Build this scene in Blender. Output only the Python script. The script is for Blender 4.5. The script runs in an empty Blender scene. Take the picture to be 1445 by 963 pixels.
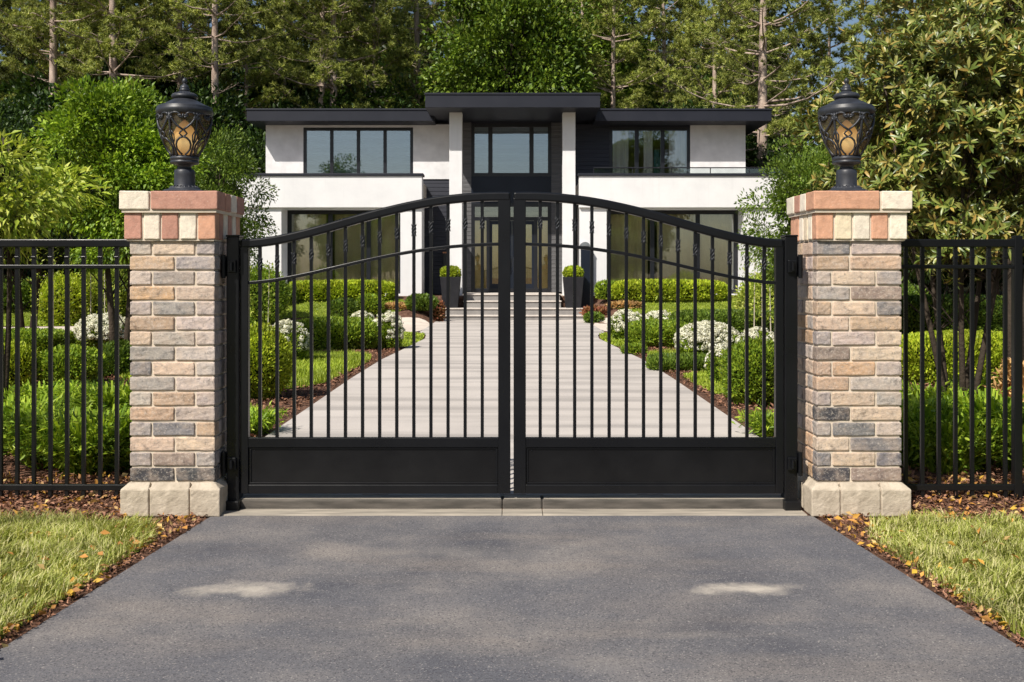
import bpy, bmesh, math, random
import numpy as np
from mathutils import Vector
from mathutils.geometry import delaunay_2d_cdt
random.seed(7); rng = np.random.default_rng(11)
SC = bpy.context.scene; COL = SC.collection
F, CX, HY, EYE = 1440.0, 722.5, 386.0, 1.72
def X(px, z): return (px-CX)/F*z
def Z(py, z): return EYE-(py-HY)/F*z
def R(a): return math.radians(a)
def sstep(a, b, t):
    t = min(1, max(0, (t-a)/(b-a))); return t*t*(3-2*t)
def gh(x, y):                                  # height of the ground
    base = 0.06*(1 if (abs(x) < 2.1 and y > 7.505) else sstep(7.3, 7.7, y))
    return base + 0.84*sstep(32.8, 36.6, y)*(1 if y > 37.3 else sstep(2.5, 3.3, abs(x)))

# ------------------------------------------------------------------ materials
def newmat(name):
    m = bpy.data.materials.new(name); m.use_nodes = True
    nt = m.node_tree; nt.nodes.clear()
    out = nt.nodes.new('ShaderNodeOutputMaterial'); return m, nt, out
def node(nt, t, **kw):
    n = nt.nodes.new(t)
    for k, v in kw.items():
        if k.startswith('i_'): n.inputs[k[2:].replace('_', ' ')].default_value = v
        else: setattr(n, k, v)
    return n
def ramp(nt, fac, stops):
    r = nt.nodes.new('ShaderNodeValToRGB'); cr = r.color_ramp
    while len(cr.elements) < len(stops): cr.elements.new(0.5)
    for e, (p, c) in zip(cr.elements, stops): e.position = p; e.color = (*c, 1)
    nt.links.new(fac, r.inputs[0]); return r.outputs[0]
def coords(nt, scale=(1, 1, 1), kind='Object'):
    if kind == 'World': o = node(nt, 'ShaderNodeNewGeometry').outputs['Position']
    else: o = node(nt, 'ShaderNodeTexCoord').outputs[kind]
    mp = node(nt, 'ShaderNodeMapping'); mp.inputs['Scale'].default_value = scale
    nt.links.new(o, mp.inputs[0]); return mp.outputs[0]
def noise(nt, vec, scale, detail=4, rough=.55):
    n = node(nt, 'ShaderNodeTexNoise'); n.inputs['Scale'].default_value = scale
    n.inputs['Detail'].default_value = detail; n.inputs['Roughness'].default_value = rough
    nt.links.new(vec, n.inputs['Vector']); return n.outputs['Fac']
def mixc(nt, f, a, b, mode='MIX'):
    n = node(nt, 'ShaderNodeMix', data_type='RGBA', blend_type=mode)
    for s, v in ((0, f), (6, a), (7, b)):
        if isinstance(v, bpy.types.NodeSocket): nt.links.new(v, n.inputs[s])
        else: n.inputs[s].default_value = v if s == 0 else (*v, 1)
    return n.outputs[2]
def bsdf(nt, out, col, rough=.6, spec=.5, metal=0, bump=None, bstr=.3, bdist=.01):
    p = node(nt, 'ShaderNodeBsdfPrincipled')
    p.inputs['Metallic'].default_value = metal; p.inputs['Specular IOR Level'].default_value = spec
    if isinstance(col, bpy.types.NodeSocket): nt.links.new(col, p.inputs['Base Color'])
    else: p.inputs['Base Color'].default_value = (*col, 1)
    if isinstance(rough, bpy.types.NodeSocket): nt.links.new(rough, p.inputs['Roughness'])
    else: p.inputs['Roughness'].default_value = rough
    if bump is not None:
        b = node(nt, 'ShaderNodeBump'); b.inputs['Strength'].default_value = bstr; b.inputs['Distance'].default_value = bdist
        nt.links.new(bump, b.inputs['Height']); nt.links.new(b.outputs[0], p.inputs['Normal'])
    nt.links.new(p.outputs[0], out.inputs[0]); return p
def surf(name, c1, c2, scale=3, rough=.7, bscale=60, bstr=.25, bdist=.01, spec=.4, metal=0, stretch=(1, 1, 1), kind='World', detail=6):
    m, nt, out = newmat(name); v = coords(nt, stretch, kind)
    c = ramp(nt, noise(nt, v, scale, detail), [(.3, c1), (.7, c2)])
    bsdf(nt, out, c, rough, spec, metal, noise(nt, coords(nt, (1, 1, 1), kind), bscale, 5), bstr, bdist); return m
def leafmat(name, stops, trans=.3, rough=.45, spec=.35, big=.35, gain=(1.45, 1.38, 1.3)):
    stops = [tuple(min(.85, a*b) for a, b in zip(c, gain)) for c in stops]
    m, nt, out = newmat(name)
    g = node(nt, 'ShaderNodeNewGeometry')
    c = ramp(nt, g.outputs['Random Per Island'], [(i/(len(stops)-1), s) for i, s in enumerate(stops)])
    nz = noise(nt, coords(nt, kind='World'), 1.1, 3)
    mr = node(nt, 'ShaderNodeMapRange'); mr.inputs[1].default_value = .3; mr.inputs[2].default_value = .7
    mr.inputs[3].default_value = 1-big; mr.inputs[4].default_value = 1+big; nt.links.new(nz, mr.inputs[0])
    hs = node(nt, 'ShaderNodeHueSaturation'); nt.links.new(c, hs.inputs['Color']); nt.links.new(mr.outputs[0], hs.inputs['Value'])
    c = hs.outputs[0]
    p = bsdf(nt, out, c, rough, spec)
    t = node(nt, 'ShaderNodeBsdfTranslucent'); nt.links.new(mixc(nt, 1.0, c, (1.0, 1.0, .5), 'MULTIPLY'), t.inputs[0])
    mx = node(nt, 'ShaderNodeMixShader'); mx.inputs[0].default_value = trans
    nt.links.new(p.outputs[0], mx.inputs[1]); nt.links.new(t.outputs[0], mx.inputs[2]); nt.links.new(mx.outputs[0], out.inputs[0])
    return m
M = {}
M['black'] = surf('black_powder_coat', (.0035, .004, .005), (.006, .0065, .008), 4, .32, 300, .06, .002, .32, kind='Object')
M['black_panel'] = surf('black_steel_panel', (.003, .003, .0035), (.0055, .0055, .0065), 2.5, .45, 120, .06, .002, .22, kind='Object')
M['lampmetal'] = surf('lamp_cast_metal', (.020, .022, .028), (.036, .040, .050), 20, .42, 260, .15, .002, .45, kind='Object')
M['mortar'] = surf('mortar', (.56, .47, .37), (.70, .61, .50), 14, .9, 180, .5, .006, kind='Object')
def m_steel(name, c0, rough):
    m, nt, out = newmat(name); v = coords(nt, kind='World')
    sp = node(nt, 'ShaderNodeSeparateXYZ'); nt.links.new(v, sp.inputs[0])
    mr = node(nt, 'ShaderNodeMapRange'); mr.inputs[1].default_value = .42; mr.inputs[2].default_value = .08; mr.inputs[3].default_value = 0; mr.inputs[4].default_value = .16; nt.links.new(sp.outputs[2], mr.inputs[0])
    mu = node(nt, 'ShaderNodeMath', operation='MULTIPLY'); nt.links.new(mr.outputs[0], mu.inputs[0]); nt.links.new(noise(nt, v, 14, 7, .7), mu.inputs[1])
    c = mixc(nt, mu.outputs[0], c0, (.05, .045, .038))
    rr = ramp(nt, noise(nt, v, 3, 6, .65), [(.3, (rough*.8,)*3), (.7, (rough*1.35,)*3)])
    bsdf(nt, out, c, rr, .32, 0, noise(nt, v, 220, 4), .08, .002); return m
M['black'] = m_steel('black_painted_steel', (.0045, .005, .0065), .30); M['black_panel'] = m_steel('black_sheet_steel', (.003, .003, .0038), .42)
def m_stucco():
    m, nt, out = newmat('white_stucco'); v = coords(nt, kind='World')
    c = ramp(nt, noise(nt, v, 1.2, 8, .6), [(.3, (.66, .66, .67)), (.7, (.75, .75, .755))])
    c = mixc(nt, ramp(nt, noise(nt, coords(nt, (3.5, 3.5, .22), 'World'), 2.2, 5, .6), [(.55, (0, 0, 0)), (.75, (.2, .2, .2))]), c, (.52, .52, .52))
    bsdf(nt, out, c, .85, .3, 0, noise(nt, v, 60, 6), .3, .01); return m
M['stucco'] = m_stucco()
M['stucco_grey'] = surf('grey_stucco', (.60, .60, .61), (.76, .76, .77), 2.2, .85, 60, .35, .01, .3, detail=8)
M['roof'] = surf('dark_fascia', (.011, .013, .021), (.018, .020, .029), 1, .5, 50, .05, .01, .3)
M['navy'] = surf('navy_panel', (.007, .011, .021), (.011, .016, .028), 1, .4, 50, .05, .01, .3)
M['siding'] = surf('dark_siding', (.014, .016, .026), (.028, .030, .042), 3, .55, 50, .2, .01, .4, stretch=(.3, 1, 8))
M['siding_grey'] = surf('grey_siding', (.075, .075, .08), (.13, .13, .135), 3, .6, 50, .2, .01, .4, stretch=(.3, 1, 8))
M['frame'] = surf('window_frame', (.006, .007, .010), (.010, .011, .015), 3, .35, 100, .03, .002, .5)
M['step'] = surf('step_concrete', (.50, .45, .41), (.62, .57, .52), 3, .85, 90, .2, .006, .3)
M['riser'] = surf('riser_concrete', (.20, .19, .185), (.28, .265, .25), 3, .85, 90, .2, .006, .3)
M['stone'] = surf('base_stone', (.36, .305, .235), (.56, .485, .385), 12, .9, 70, .5, .009, .3, kind='Object')
M['bark'] = surf('pine_bark', (.26, .19, .155), (.58, .47, .39), 5, .95, 25, .6, .05, .1, stretch=(1, 1, .35))
M['bark_dark'] = surf('dark_bark', (.03, .024, .018), (.085, .066, .05), 6, .95, 30, .6, .03, .1, stretch=(1, 1, .35))
M['stake'] = surf('pale_stem', (.40, .36, .27), (.58, .53, .42), 8, .8, 60, .2, .004, .2)
M['pot'] = surf('pot_slate', (.012, .012, .015), (.022, .022, .026), 4, .6, 60, .15, .005, .25)
M['soil'] = surf('potting_soil', (.02, .014, .01), (.05, .036, .025), 30, 1, 80, .8, .02, .1)
M['room'] = surf('room_plaster', (.22, .19, .14), (.30, .26, .19), 1, .9, 10, .0, .01, .2)
M['silver'] = surf('brushed_metal', (.35, .37, .40), (.5, .52, .55), 6, .3, 90, .05, .002, .5, metal=.8)
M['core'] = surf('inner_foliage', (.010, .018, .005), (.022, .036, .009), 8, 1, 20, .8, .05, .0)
# leaves
M['lf_hedge'] = leafmat('leaf_hedge', [(.07, .13, .012), (.15, .235, .02), (.25, .33, .03)])
M['lf_lime'] = leafmat('leaf_lime', [(.17, .25, .015), (.27, .35, .025), (.38, .44, .04)])
M['lf_box'] = leafmat('leaf_box', [(.035, .075, .012), (.08, .14, .018), (.14, .20, .025)])
M['lf_yellow'] = leafmat('leaf_yellow_green', [(.12, .20, .02), (.27, .35, .045), (.44, .49, .12)], trans=.35)
M['lf_green'] = leafmat('leaf_fresh_green', [(.06, .125, .012), (.14, .235, .02), (.26, .37, .04)], trans=.35)
M['lf_leafy'] = leafmat('leaf_forest_green', [(.03, .065, .008), (.075, .13, .014), (.16, .23, .03)], trans=.3, big=.5)
M['lf_mid'] = leafmat('leaf_mid_green', [(.045, .085, .012), (.09, .15, .02), (.15, .22, .03)], trans=.3)
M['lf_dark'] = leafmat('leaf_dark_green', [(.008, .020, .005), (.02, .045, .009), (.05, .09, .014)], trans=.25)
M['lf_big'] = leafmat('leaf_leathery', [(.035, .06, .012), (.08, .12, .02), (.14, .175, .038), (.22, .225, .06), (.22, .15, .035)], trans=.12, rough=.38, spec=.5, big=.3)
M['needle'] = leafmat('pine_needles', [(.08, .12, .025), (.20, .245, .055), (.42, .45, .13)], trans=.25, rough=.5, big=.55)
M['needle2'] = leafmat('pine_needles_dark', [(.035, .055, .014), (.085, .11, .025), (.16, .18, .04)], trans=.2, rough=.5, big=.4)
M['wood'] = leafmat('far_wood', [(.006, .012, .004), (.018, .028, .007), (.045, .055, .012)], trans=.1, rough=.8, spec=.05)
M['petal'] = leafmat('white_petal', [(.62, .60, .44), (.76, .75, .62), (.82, .82, .75)], trans=.25, big=.1, gain=(1, 1, 1))
M['grass'] = leafmat('lawn_grass', [(.20, .25, .035), (.34, .38, .07), (.50, .50, .17), (.68, .62, .34)], trans=.35, rough=.5, big=.35, gain=(1, 1, 1))
M['grass2'] = leafmat('garden_grass', [(.13, .20, .015), (.22, .30, .025), (.32, .38, .05)], trans=.3, rough=.5, big=.3)
M['fern'] = leafmat('strappy_green', [(.08, .15, .014), (.18, .29, .025), (.34, .45, .05)], trans=.35, big=.35)
M['straw'] = leafmat('dry_stems', [(.30, .20, .08), (.45, .30, .13), (.22, .13, .06)], trans=.2)
M['red'] = leafmat('russet_leaf', [(.12, .045, .03), (.22, .08, .045), (.16, .12, .04)], trans=.2)
M['chip'] = leafmat('bark_chip', [(.045, .026, .018), (.12, .065, .042), (.22, .13, .09), (.08, .045, .03)], trans=0, rough=.9, spec=.1, big=.25, gain=(1.75, 1.6, 1.5))
M['litter'] = leafmat('fallen_leaf', [(.56, .37, .05), (.50, .24, .06), (.30, .15, .06), (.70, .52, .22)], trans=.2, rough=.6, big=.2, gain=(1.15, 1.15, 1.1))

def m_ground():
    m, nt, out = newmat('mulch_ground'); v = coords(nt, kind='World')
    c = ramp(nt, noise(nt, v, 9, 8, .7), [(.35, (.06, .033, .023)), (.55, (.16, .09, .062)), (.75, (.32, .20, .14))])
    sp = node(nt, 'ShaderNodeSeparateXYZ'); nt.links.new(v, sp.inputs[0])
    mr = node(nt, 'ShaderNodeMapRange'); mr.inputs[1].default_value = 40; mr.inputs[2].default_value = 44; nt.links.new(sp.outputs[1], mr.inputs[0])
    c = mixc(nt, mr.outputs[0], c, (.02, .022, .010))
    bsdf(nt, out, c, .95, .1, 0, noise(nt, v, 30, 6, .7), .9, .03); return m
M['ground'] = m_ground()
def m_turf():
    m, nt, out = newmat('turf'); v = coords(nt, kind='World')
    c = ramp(nt, noise(nt, v, 2.2, 8, .7), [(.3, (.10, .13, .02)), (.55, (.17, .22, .03)), (.8, (.27, .30, .06))])
    bsdf(nt, out, c, .9, .1, 0, noise(nt, v, 60, 6, .7), .9, .02); return m
M['turf'] = m_turf()
def m_asphalt():
    m, nt, out = newmat('asphalt'); v = coords(nt, kind='World')
    c = ramp(nt, noise(nt, v, 1.3, 7, .6), [(.32, (.085, .087, .102)), (.5, (.150, .146, .152)), (.66, (.245, .225, .212))])
    c = mixc(nt, ramp(nt, noise(nt, coords(nt, (.8, 2.6, 1), 'World'), 1.0, 5, .6), [(.45, (0, 0, 0)), (.72, (.5, .5, .5))]), c, (.27, .232, .20))
    c = mixc(nt, ramp(nt, noise(nt, coords(nt, (.7, 1.6, 1), 'World'), .55, 3, .5), [(.42, (0, 0, 0)), (.62, (.55, .55, .55))]), c, (.115, .12, .14))
    vo = node(nt, 'ShaderNodeTexVoronoi'); vo.inputs['Scale'].default_value = 150; nt.links.new(v, vo.inputs['Vector'])
    c = mixc(nt, ramp(nt, vo.outputs['Distance'], [(.10, (.5, .5, .5)), (.30, (0, 0, 0))]), c, (.40, .38, .36))
    sp = node(nt, 'ShaderNodeSeparateColor'); nt.links.new(vo.outputs['Color'], sp.inputs[0])
    c = mixc(nt, ramp(nt, sp.outputs[0], [(0, (.8, .8, .8)), (.35, (0, 0, 0))]), c, (.05, .05, .06))
    c = mixc(nt, ramp(nt, sp.outputs[1], [(.91, (0, 0, 0)), (.99, (.4, .4, .4))]), c, (.52, .48, .44))
    c = mixc(nt, ramp(nt, noise(nt, v, 60, 6, .75), [(.35, (.35, .35, .35)), (.5, (0, 0, 0))]), c, (.07, .07, .078))
    # pale patches with soft uneven edges
    wob = noise(nt, v, 5, 5, .6)
    for (sx, sy, rx, ry, k) in ((-1.44, 5.55, .30, .12, .6), (1.28, 5.56, .28, .10, .7), (.3, 4.5, .35, .10, .07), (-.3, 6.3, .8, .16, .08), (.85, 4.85, .2, .06, .10)):
        mp = node(nt, 'ShaderNodeMapping', vector_type='POINT'); mp.inputs['Location'].default_value = (-sx/rx, -sy/ry, 0); mp.inputs['Scale'].default_value = (1/rx, 1/ry, 0)
        nt.links.new(v, mp.inputs[0])
        ln = node(nt, 'ShaderNodeVectorMath', operation='LENGTH'); nt.links.new(mp.outputs[0], ln.inputs[0])
        ad = node(nt, 'ShaderNodeMath', operation='MULTIPLY_ADD'); nt.links.new(wob, ad.inputs[0]); ad.inputs[1].default_value = 2.6; nt.links.new(ln.outputs['Value'], ad.inputs[2])
        f = ramp(nt, ad.outputs[0], [(0, (k, k, k)), (1, (0, 0, 0))])
        r = nt.nodes[-1]; r.color_ramp.elements[0].position = .0
        mr = node(nt, 'ShaderNodeMapRange', interpolation_type='SMOOTHSTEP'); mr.inputs[1].default_value = 1.25; mr.inputs[2].default_value = 2.7; mr.inputs[3].default_value = k; mr.inputs[4].default_value = 0
        nt.links.new(ad.outputs[0], mr.inputs[0])
        c = mixc(nt, mr.outputs[0], c, (.66, .59, .49))
    bsdf(nt, out, c, .88, .25, 0, noise(nt, v, 170, 4, .7), .6, .006); return m
M['asphalt'] = m_asphalt()
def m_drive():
    m, nt, out = newmat('broomed_concrete_shade_bands'); v = coords(nt, kind='World')
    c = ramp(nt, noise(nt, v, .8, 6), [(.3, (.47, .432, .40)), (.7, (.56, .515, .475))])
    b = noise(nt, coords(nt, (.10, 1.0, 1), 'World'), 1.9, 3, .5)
    c = mixc(nt, ramp(nt, b, [(.38, (.6, .6, .6)), (.54, (0, 0, 0))]), c, (.27, .25, .235))  # cross bands of shadow painted into the drive colour
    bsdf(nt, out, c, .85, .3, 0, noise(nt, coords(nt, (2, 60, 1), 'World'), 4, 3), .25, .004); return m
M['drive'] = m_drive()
M['kerb'] = surf('kerb_concrete', (.22, .20, .17), (.43, .38, .31), 3, .85, 120, .35, .006, .3, stretch=(1, 6, 6), detail=8)
M['kerb_shaded'] = surf('kerb_face_shade', (.05, .046, .04), (.13, .115, .10), 4, .85, 120, .35, .006, .3, stretch=(1, 6, 6), detail=8)  # darker copy of the kerb concrete: shade painted onto the face
M['path'] = surf('path_concrete', (.58, .50, .43), (.68, .60, .52), 1.2, .85, 80, .2, .005, .3)
def m_brick():
    m, nt, out = newmat('tumbled_brick'); v = coords(nt)
    at = node(nt, 'ShaderNodeVertexColor', layer_name='Col')
    n1 = ramp(nt, noise(nt, v, 22, 8, .7), [(.30, (.42, .42, .44)), (.46, (.95, .95, .96)), (.6, (1.15, 1.12, 1.08)), (.74, (1.45, 1.38, 1.3))])
    c = mixc(nt, 1.0, at.outputs[0], n1, 'MULTIPLY')
    c = mixc(nt, ramp(nt, noise(nt, v, 9, 6, .65), [(.46, (0, 0, 0)), (.66, (.55, .55, .55))]), c, (.47, .37, .30))
    c = mixc(nt, ramp(nt, noise(nt, v, 75, 6, .75), [(.52, (0, 0, 0)), (.68, (.6, .6, .6))]), c, (.66, .59, .51))
    c = mixc(nt, ramp(nt, noise(nt, v, 42, 5, .7), [(.34, (.55, .55, .55)), (.42, (0, 0, 0))]), c, (.13, .12, .12))
    bsdf(nt, out, c, .9, .2, 0, noise(nt, v, 48, 8, .7), .6, .011); return m
M['brick'] = m_brick()
def m_capbrick():
    m, nt, out = newmat('smooth_cap_brick'); v = coords(nt); at = node(nt, 'ShaderNodeVertexColor', layer_name='Col')
    c = mixc(nt, 1.0, at.outputs[0], ramp(nt, noise(nt, v, 16, 8, .7), [(.3, (.78, .76, .76)), (.5, (1, 1, 1)), (.72, (1.18, 1.16, 1.13))]), 'MULTIPLY')
    c = mixc(nt, ramp(nt, noise(nt, v, 80, 6, .75), [(.55, (0, 0, 0)), (.72, (.4, .4, .4))]), c, (.66, .57, .48))
    bsdf(nt, out, c, .9, .2, 0, noise(nt, v, 45, 8, .7), .5, .008); return m
M['capbrick'] = m_capbrick()
def m_glass(name, refl, tint):
    m, nt, out = newmat(name)
    t = node(nt, 'ShaderNodeBsdfTransparent'); t.inputs[0].default_value = (*tint, 1)
    g = node(nt, 'ShaderNodeBsdfGlossy'); g.inputs['Roughness'].default_value = .015; g.inputs[0].default_value = (.85, .9, .95, 1)
    n = noise(nt, coords(nt), .7, 1); b = node(nt, 'ShaderNodeBump'); b.inputs['Strength'].default_value = .12; b.inputs['Distance'].default_value = .02
    nt.links.new(n, b.inputs['Height']); nt.links.new(b.outputs[0], g.inputs['Normal'])
    fr = node(nt, 'ShaderNodeFresnel'); fr.inputs[0].default_value = 1.5
    ad = node(nt, 'ShaderNodeMath', operation='ADD', use_clamp=True); ad.inputs[1].default_value = refl; nt.links.new(fr.outputs[0], ad.inputs[0])
    mx = node(nt, 'ShaderNodeMixShader'); nt.links.new(ad.outputs[0], mx.inputs[0]); nt.links.new(t.outputs[0], mx.inputs[1]); nt.links.new(g.outputs[0], mx.inputs[2])
    nt.links.new(mx.outputs[0], out.inputs[0]); return m
M['glass_up'] = m_glass('coated_glass', .22, (.80, .86, .88))
M['glass_low'] = m_glass('patio_glass', .14, (.95, .94, .86))
M['glass_mid'] = m_glass('bedroom_glass', .14, (.96, .97, .97))
M['glass_lamp'] = m_glass('smoked_lamp_glass', .04, (.80, .62, .40))
def m_smoke():
    m, nt, out = newmat('smoky_lamp_glass')
    p = bsdf(nt, out, ramp(nt, noise(nt, coords(nt), 9, 4), [(.3, (.09, .075, .055)), (.7, (.22, .185, .13))]), .25, .5)
    t = node(nt, 'ShaderNodeBsdfTransparent'); t.inputs[0].default_value = (.94, .86, .70, 1)
    mx = node(nt, 'ShaderNodeMixShader'); mx.inputs[0].default_value = .34
    nt.links.new(t.outputs[0], mx.inputs[1]); nt.links.new(p.outputs[0], mx.inputs[2]); nt.links.new(mx.outputs[0], out.inputs[0]); return m
M['glass_lamp'] = m_smoke()
M['glass_rail'] = m_glass('rail_glass', .05, (.9, .93, .92))
def m_blind():
    m, nt, out = newmat('banded_blind'); v = coords(nt, kind='World')
    sp = node(nt, 'ShaderNodeSeparateXYZ'); nt.links.new(v, sp.inputs[0])
    s = node(nt, 'ShaderNodeMath', operation='MULTIPLY'); s.inputs[1].default_value = 19; nt.links.new(sp.outputs[2], s.inputs[0])
    q = node(nt, 'ShaderNodeMath', operation='SINE'); nt.links.new(s.outputs[0], q.inputs[0])
    c = ramp(nt, q.outputs[0], [(.0, (.16, .21, .22)), (.5, (.34, .40, .40))])
    bsdf(nt, out, c, .8, .2); return m
M['blind'] = m_blind()
M['curtain'] = surf('sheer_curtain', (.74, .66, .46), (.85, .78, .58), 2, .9, 40, .1, .01, .1)
M['curtain_pale'] = surf('pale_curtain', (.76, .74, .66), (.86, .84, .76), 2, .9, 40, .1, .01, .1)
M['curtain_teal'] = surf('teal_drape', (.04, .14, .14), (.08, .22, .21), 2, .9, 40, .1, .01, .1)
M['gold'] = surf('warm_door_blind', (.72, .52, .14), (.85, .68, .30), 1.5, .6, 30, .1, .01, .3, stretch=(6, 1, .6))
M['copper'] = surf('copper', (.40, .16, .08), (.55, .24, .12), 5, .4, 60, .1, .004, .5, metal=.5)
def m_emit(name, c, s):
    m, nt, out = newmat(name); e = node(nt, 'ShaderNodeEmission'); e.inputs[0].default_value = (*c, 1); e.inputs[1].default_value = s
    nt.links.new(e.outputs[0], out.inputs[0]); return m
M['glow'] = m_emit('warm_bulb', (1, .55, .20), 1.3)
M['glow_small'] = m_emit('orange_lamp', (1, .35, .08), 2.5)
def m_frost():
    m, nt, out = newmat('amber_diffuser')
    p = bsdf(nt, out, (.45, .32, .16), .35, .4)
    sp = node(nt, 'ShaderNodeSeparateXYZ'); nt.links.new(coords(nt, kind='Generated'), sp.inputs[0])
    c = ramp(nt, sp.outputs[2], [(0, (.55, .28, .09)), (.35, (1, .74, .38)), (.62, (.80, .45, .16)), (1, (.22, .11, .05))])
    nt.links.new(c, p.inputs['Emission Color']); p.inputs['Emission Strength'].default_value = .85
    return m
M['frost'] = m_frost()

# ------------------------------------------------------------------ objects
def tag(o, label=None, cat=None, group=None, kind=None):
    if label: o['label'] = label
    if cat: o['category'] = cat
    if group: o['group'] = group
    if kind: o['kind'] = kind
    return o
def empty(name, loc, label=None, cat=None, group=None, rz=0):
    o = bpy.data.objects.new(name, None); COL.objects.link(o); o.location = loc; o.rotation_euler = (0, 0, rz)
    o.empty_display_size = .2; return tag(o, label, cat, group)
def wloc(o):
    v = Vector((0, 0, 0))
    while o is not None: v += o.location; o = o.parent
    return v
def link(name, me, m, parent=None, loc=(0, 0, 0)):
    if m is not None and not me.materials:
        for q in (m if isinstance(m, (list, tuple)) else [m]): me.materials.append(q)
    o = bpy.data.objects.new(name, me); COL.objects.link(o); o.location = loc
    if parent is not None: o.parent = parent
    return o
class MB:
    def __init__(s): s.v = []; s.f = []; s.c = []
    def add(s, vs, fs, col=None):
        n = len(s.v); s.v += [tuple(q) for q in vs]; s.f += [tuple(i+n for i in f) for f in fs]
        s.c += [col or (1, 1, 1)]*len(vs); return s
    def box(s, x0, x1, y0, y1, z0, z1, col=None, jit=0):
        vs = [(x, y, z) for x in (x0, x1) for y in (y0, y1) for z in (z0, z1)]
        if jit: vs = [tuple(q+random.uniform(-jit, jit) for q in v) for v in vs]
        return s.add(vs, [(0, 1, 3, 2), (4, 6, 7, 5), (0, 4, 5, 1), (2, 3, 7, 6), (0, 2, 6, 4), (1, 5, 7, 3)], col)
    def tube(s, pts, rad, n=8, cap=True):
        pts = [Vector(p) for p in pts]; k = len(pts)
        if not hasattr(rad, '__len__'): rad = [rad]*k
        vs = []; ref = None
        for i, p in enumerate(pts):
            t = (pts[min(i+1, k-1)]-pts[max(i-1, 0)]).normalized()
            if ref is None: ref = t.orthogonal().normalized()
            a = (ref-t*ref.dot(t)); a = a.normalized() if a.length > 1e-5 else t.orthogonal().normalized(); ref = a; b = t.cross(a)
            for j in range(n):
                w = 2*math.pi*j/n; vs.append(p+(a*math.cos(w)+b*math.sin(w))*rad[i])
        fs = [(i*n+j, i*n+(j+1) % n, (i+1)*n+(j+1) % n, (i+1)*n+j) for i in range(k-1) for j in range(n)]
        if cap: fs += [tuple(range(n-1, -1, -1)), tuple(range((k-1)*n, k*n))]
        return s.add(vs, fs)
    def lathe(s, prof, n=32, c=(0, 0, 0), flute=None):
        vs = []; k = len(prof)
        for (r, z) in prof:
            for j in range(n):
                w = 2*math.pi*j/n; vs.append((c[0]+r*math.cos(w), c[1]+r*math.sin(w), c[2]+z))
        fs = [(i*n+j, i*n+(j+1) % n, (i+1)*n+(j+1) % n, (i+1)*n+j) for i in range(k-1) for j in range(n)]
        fs += [tuple(range(n-1, -1, -1)), tuple(range((k-1)*n, k*n))]
        return s.add(vs, fs)
    def sweep(s, pts, t, d, yc):              # rectangular bar along a curve in the XZ plane
        vs = []; k = len(pts)
        for i, (x, z) in enumerate(pts):
            a = pts[min(i+1, k-1)]; b = pts[max(i-1, 0)]; dx, dz = a[0]-b[0], a[1]-b[1]; L = math.hypot(dx, dz); nx, nz = -dz/L, dx/L
            if i in (0, k-1): nx, nz = 0, (1 if nz > 0 else -1)
            for (u, w) in ((-1, -1), (1, -1), (1, 1), (-1, 1)): vs.append((x+nx*w*t/2, yc+u*d/2, z+nz*w*t/2))
        fs = [(i*4+j, i*4+(j+1) % 4, (i+1)*4+(j+1) % 4, (i+1)*4+j) for i in range(k-1) for j in range(4)]
        return s.add(vs, fs+[(3, 2, 1, 0), tuple(range((k-1)*4, k*4))])
    def build(s, name, m, parent=None, bevel=0, smooth=False, seg=2, col=False, world=False):
        off = wloc(parent) if parent is not None else Vector((0, 0, 0))
        if parent is None and not world:      # put the origin at the thing's base
            a = np.array(s.v); off = Vector(((a[:, 0].min()+a[:, 0].max())/2, (a[:, 1].min()+a[:, 1].max())/2, a[:, 2].min()))
        me = bpy.data.meshes.new(name); me.from_pydata([(v[0]-off[0], v[1]-off[1], v[2]-off[2]) for v in s.v], [], s.f); me.update()
        bm = bmesh.new(); bm.from_mesh(me); bmesh.ops.recalc_face_normals(bm, faces=bm.faces); bm.to_mesh(me); bm.free()
        if col:
            ca = me.color_attributes.new('Col', 'FLOAT_COLOR', 'POINT')
            ca.data.foreach_set('color', np.c_[np.array(s.c), np.ones(len(s.c))].astype('f').ravel())
        if smooth: me.polygons.foreach_set('use_smooth', [True]*len(me.polygons))
        o = link(name, me, m, parent, off if parent is None else (0, 0, 0))
        if bevel:
            b = o.modifiers.new('bevel', 'BEVEL'); b.width = bevel; b.segments = seg; b.limit_method = 'ANGLE'; b.angle_limit = R(40)
        return o
def copy_tree(o, parent=None):
    c = o.copy(); COL.objects.link(c)
    if parent is not None: c.parent = parent
    for ch in [k for k in o.children]: copy_tree(ch, c)
    return c
def npmesh(name, V, polys, mats=None):
    me = bpy.data.meshes.new(name); V = np.asarray(V, 'f')
    me.vertices.add(len(V)); me.vertices.foreach_set('co', V.ravel())
    loops = np.concatenate([p.ravel() for p in polys]).astype('i'); tot = np.concatenate([np.full(len(p), p.shape[1]) for p in polys])
    me.loops.add(len(loops)); me.loops.foreach_set('vertex_index', loops)
    me.polygons.add(len(tot)); st = np.concatenate([[0], np.cumsum(tot)[:-1]]).astype('i'); me.polygons.foreach_set('loop_start', st)
    if mats is not None: me.polygons.foreach_set('material_index', np.concatenate([np.full(len(p), k) for p, k in zip(polys, mats)]).astype('i'))
    me.update(calc_edges=True); return me
def unit(a): return a/np.maximum(np.linalg.norm(a, axis=-1, keepdims=True), 1e-9)
def rdir(n): return unit(rng.normal(size=(n, 3)))
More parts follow.
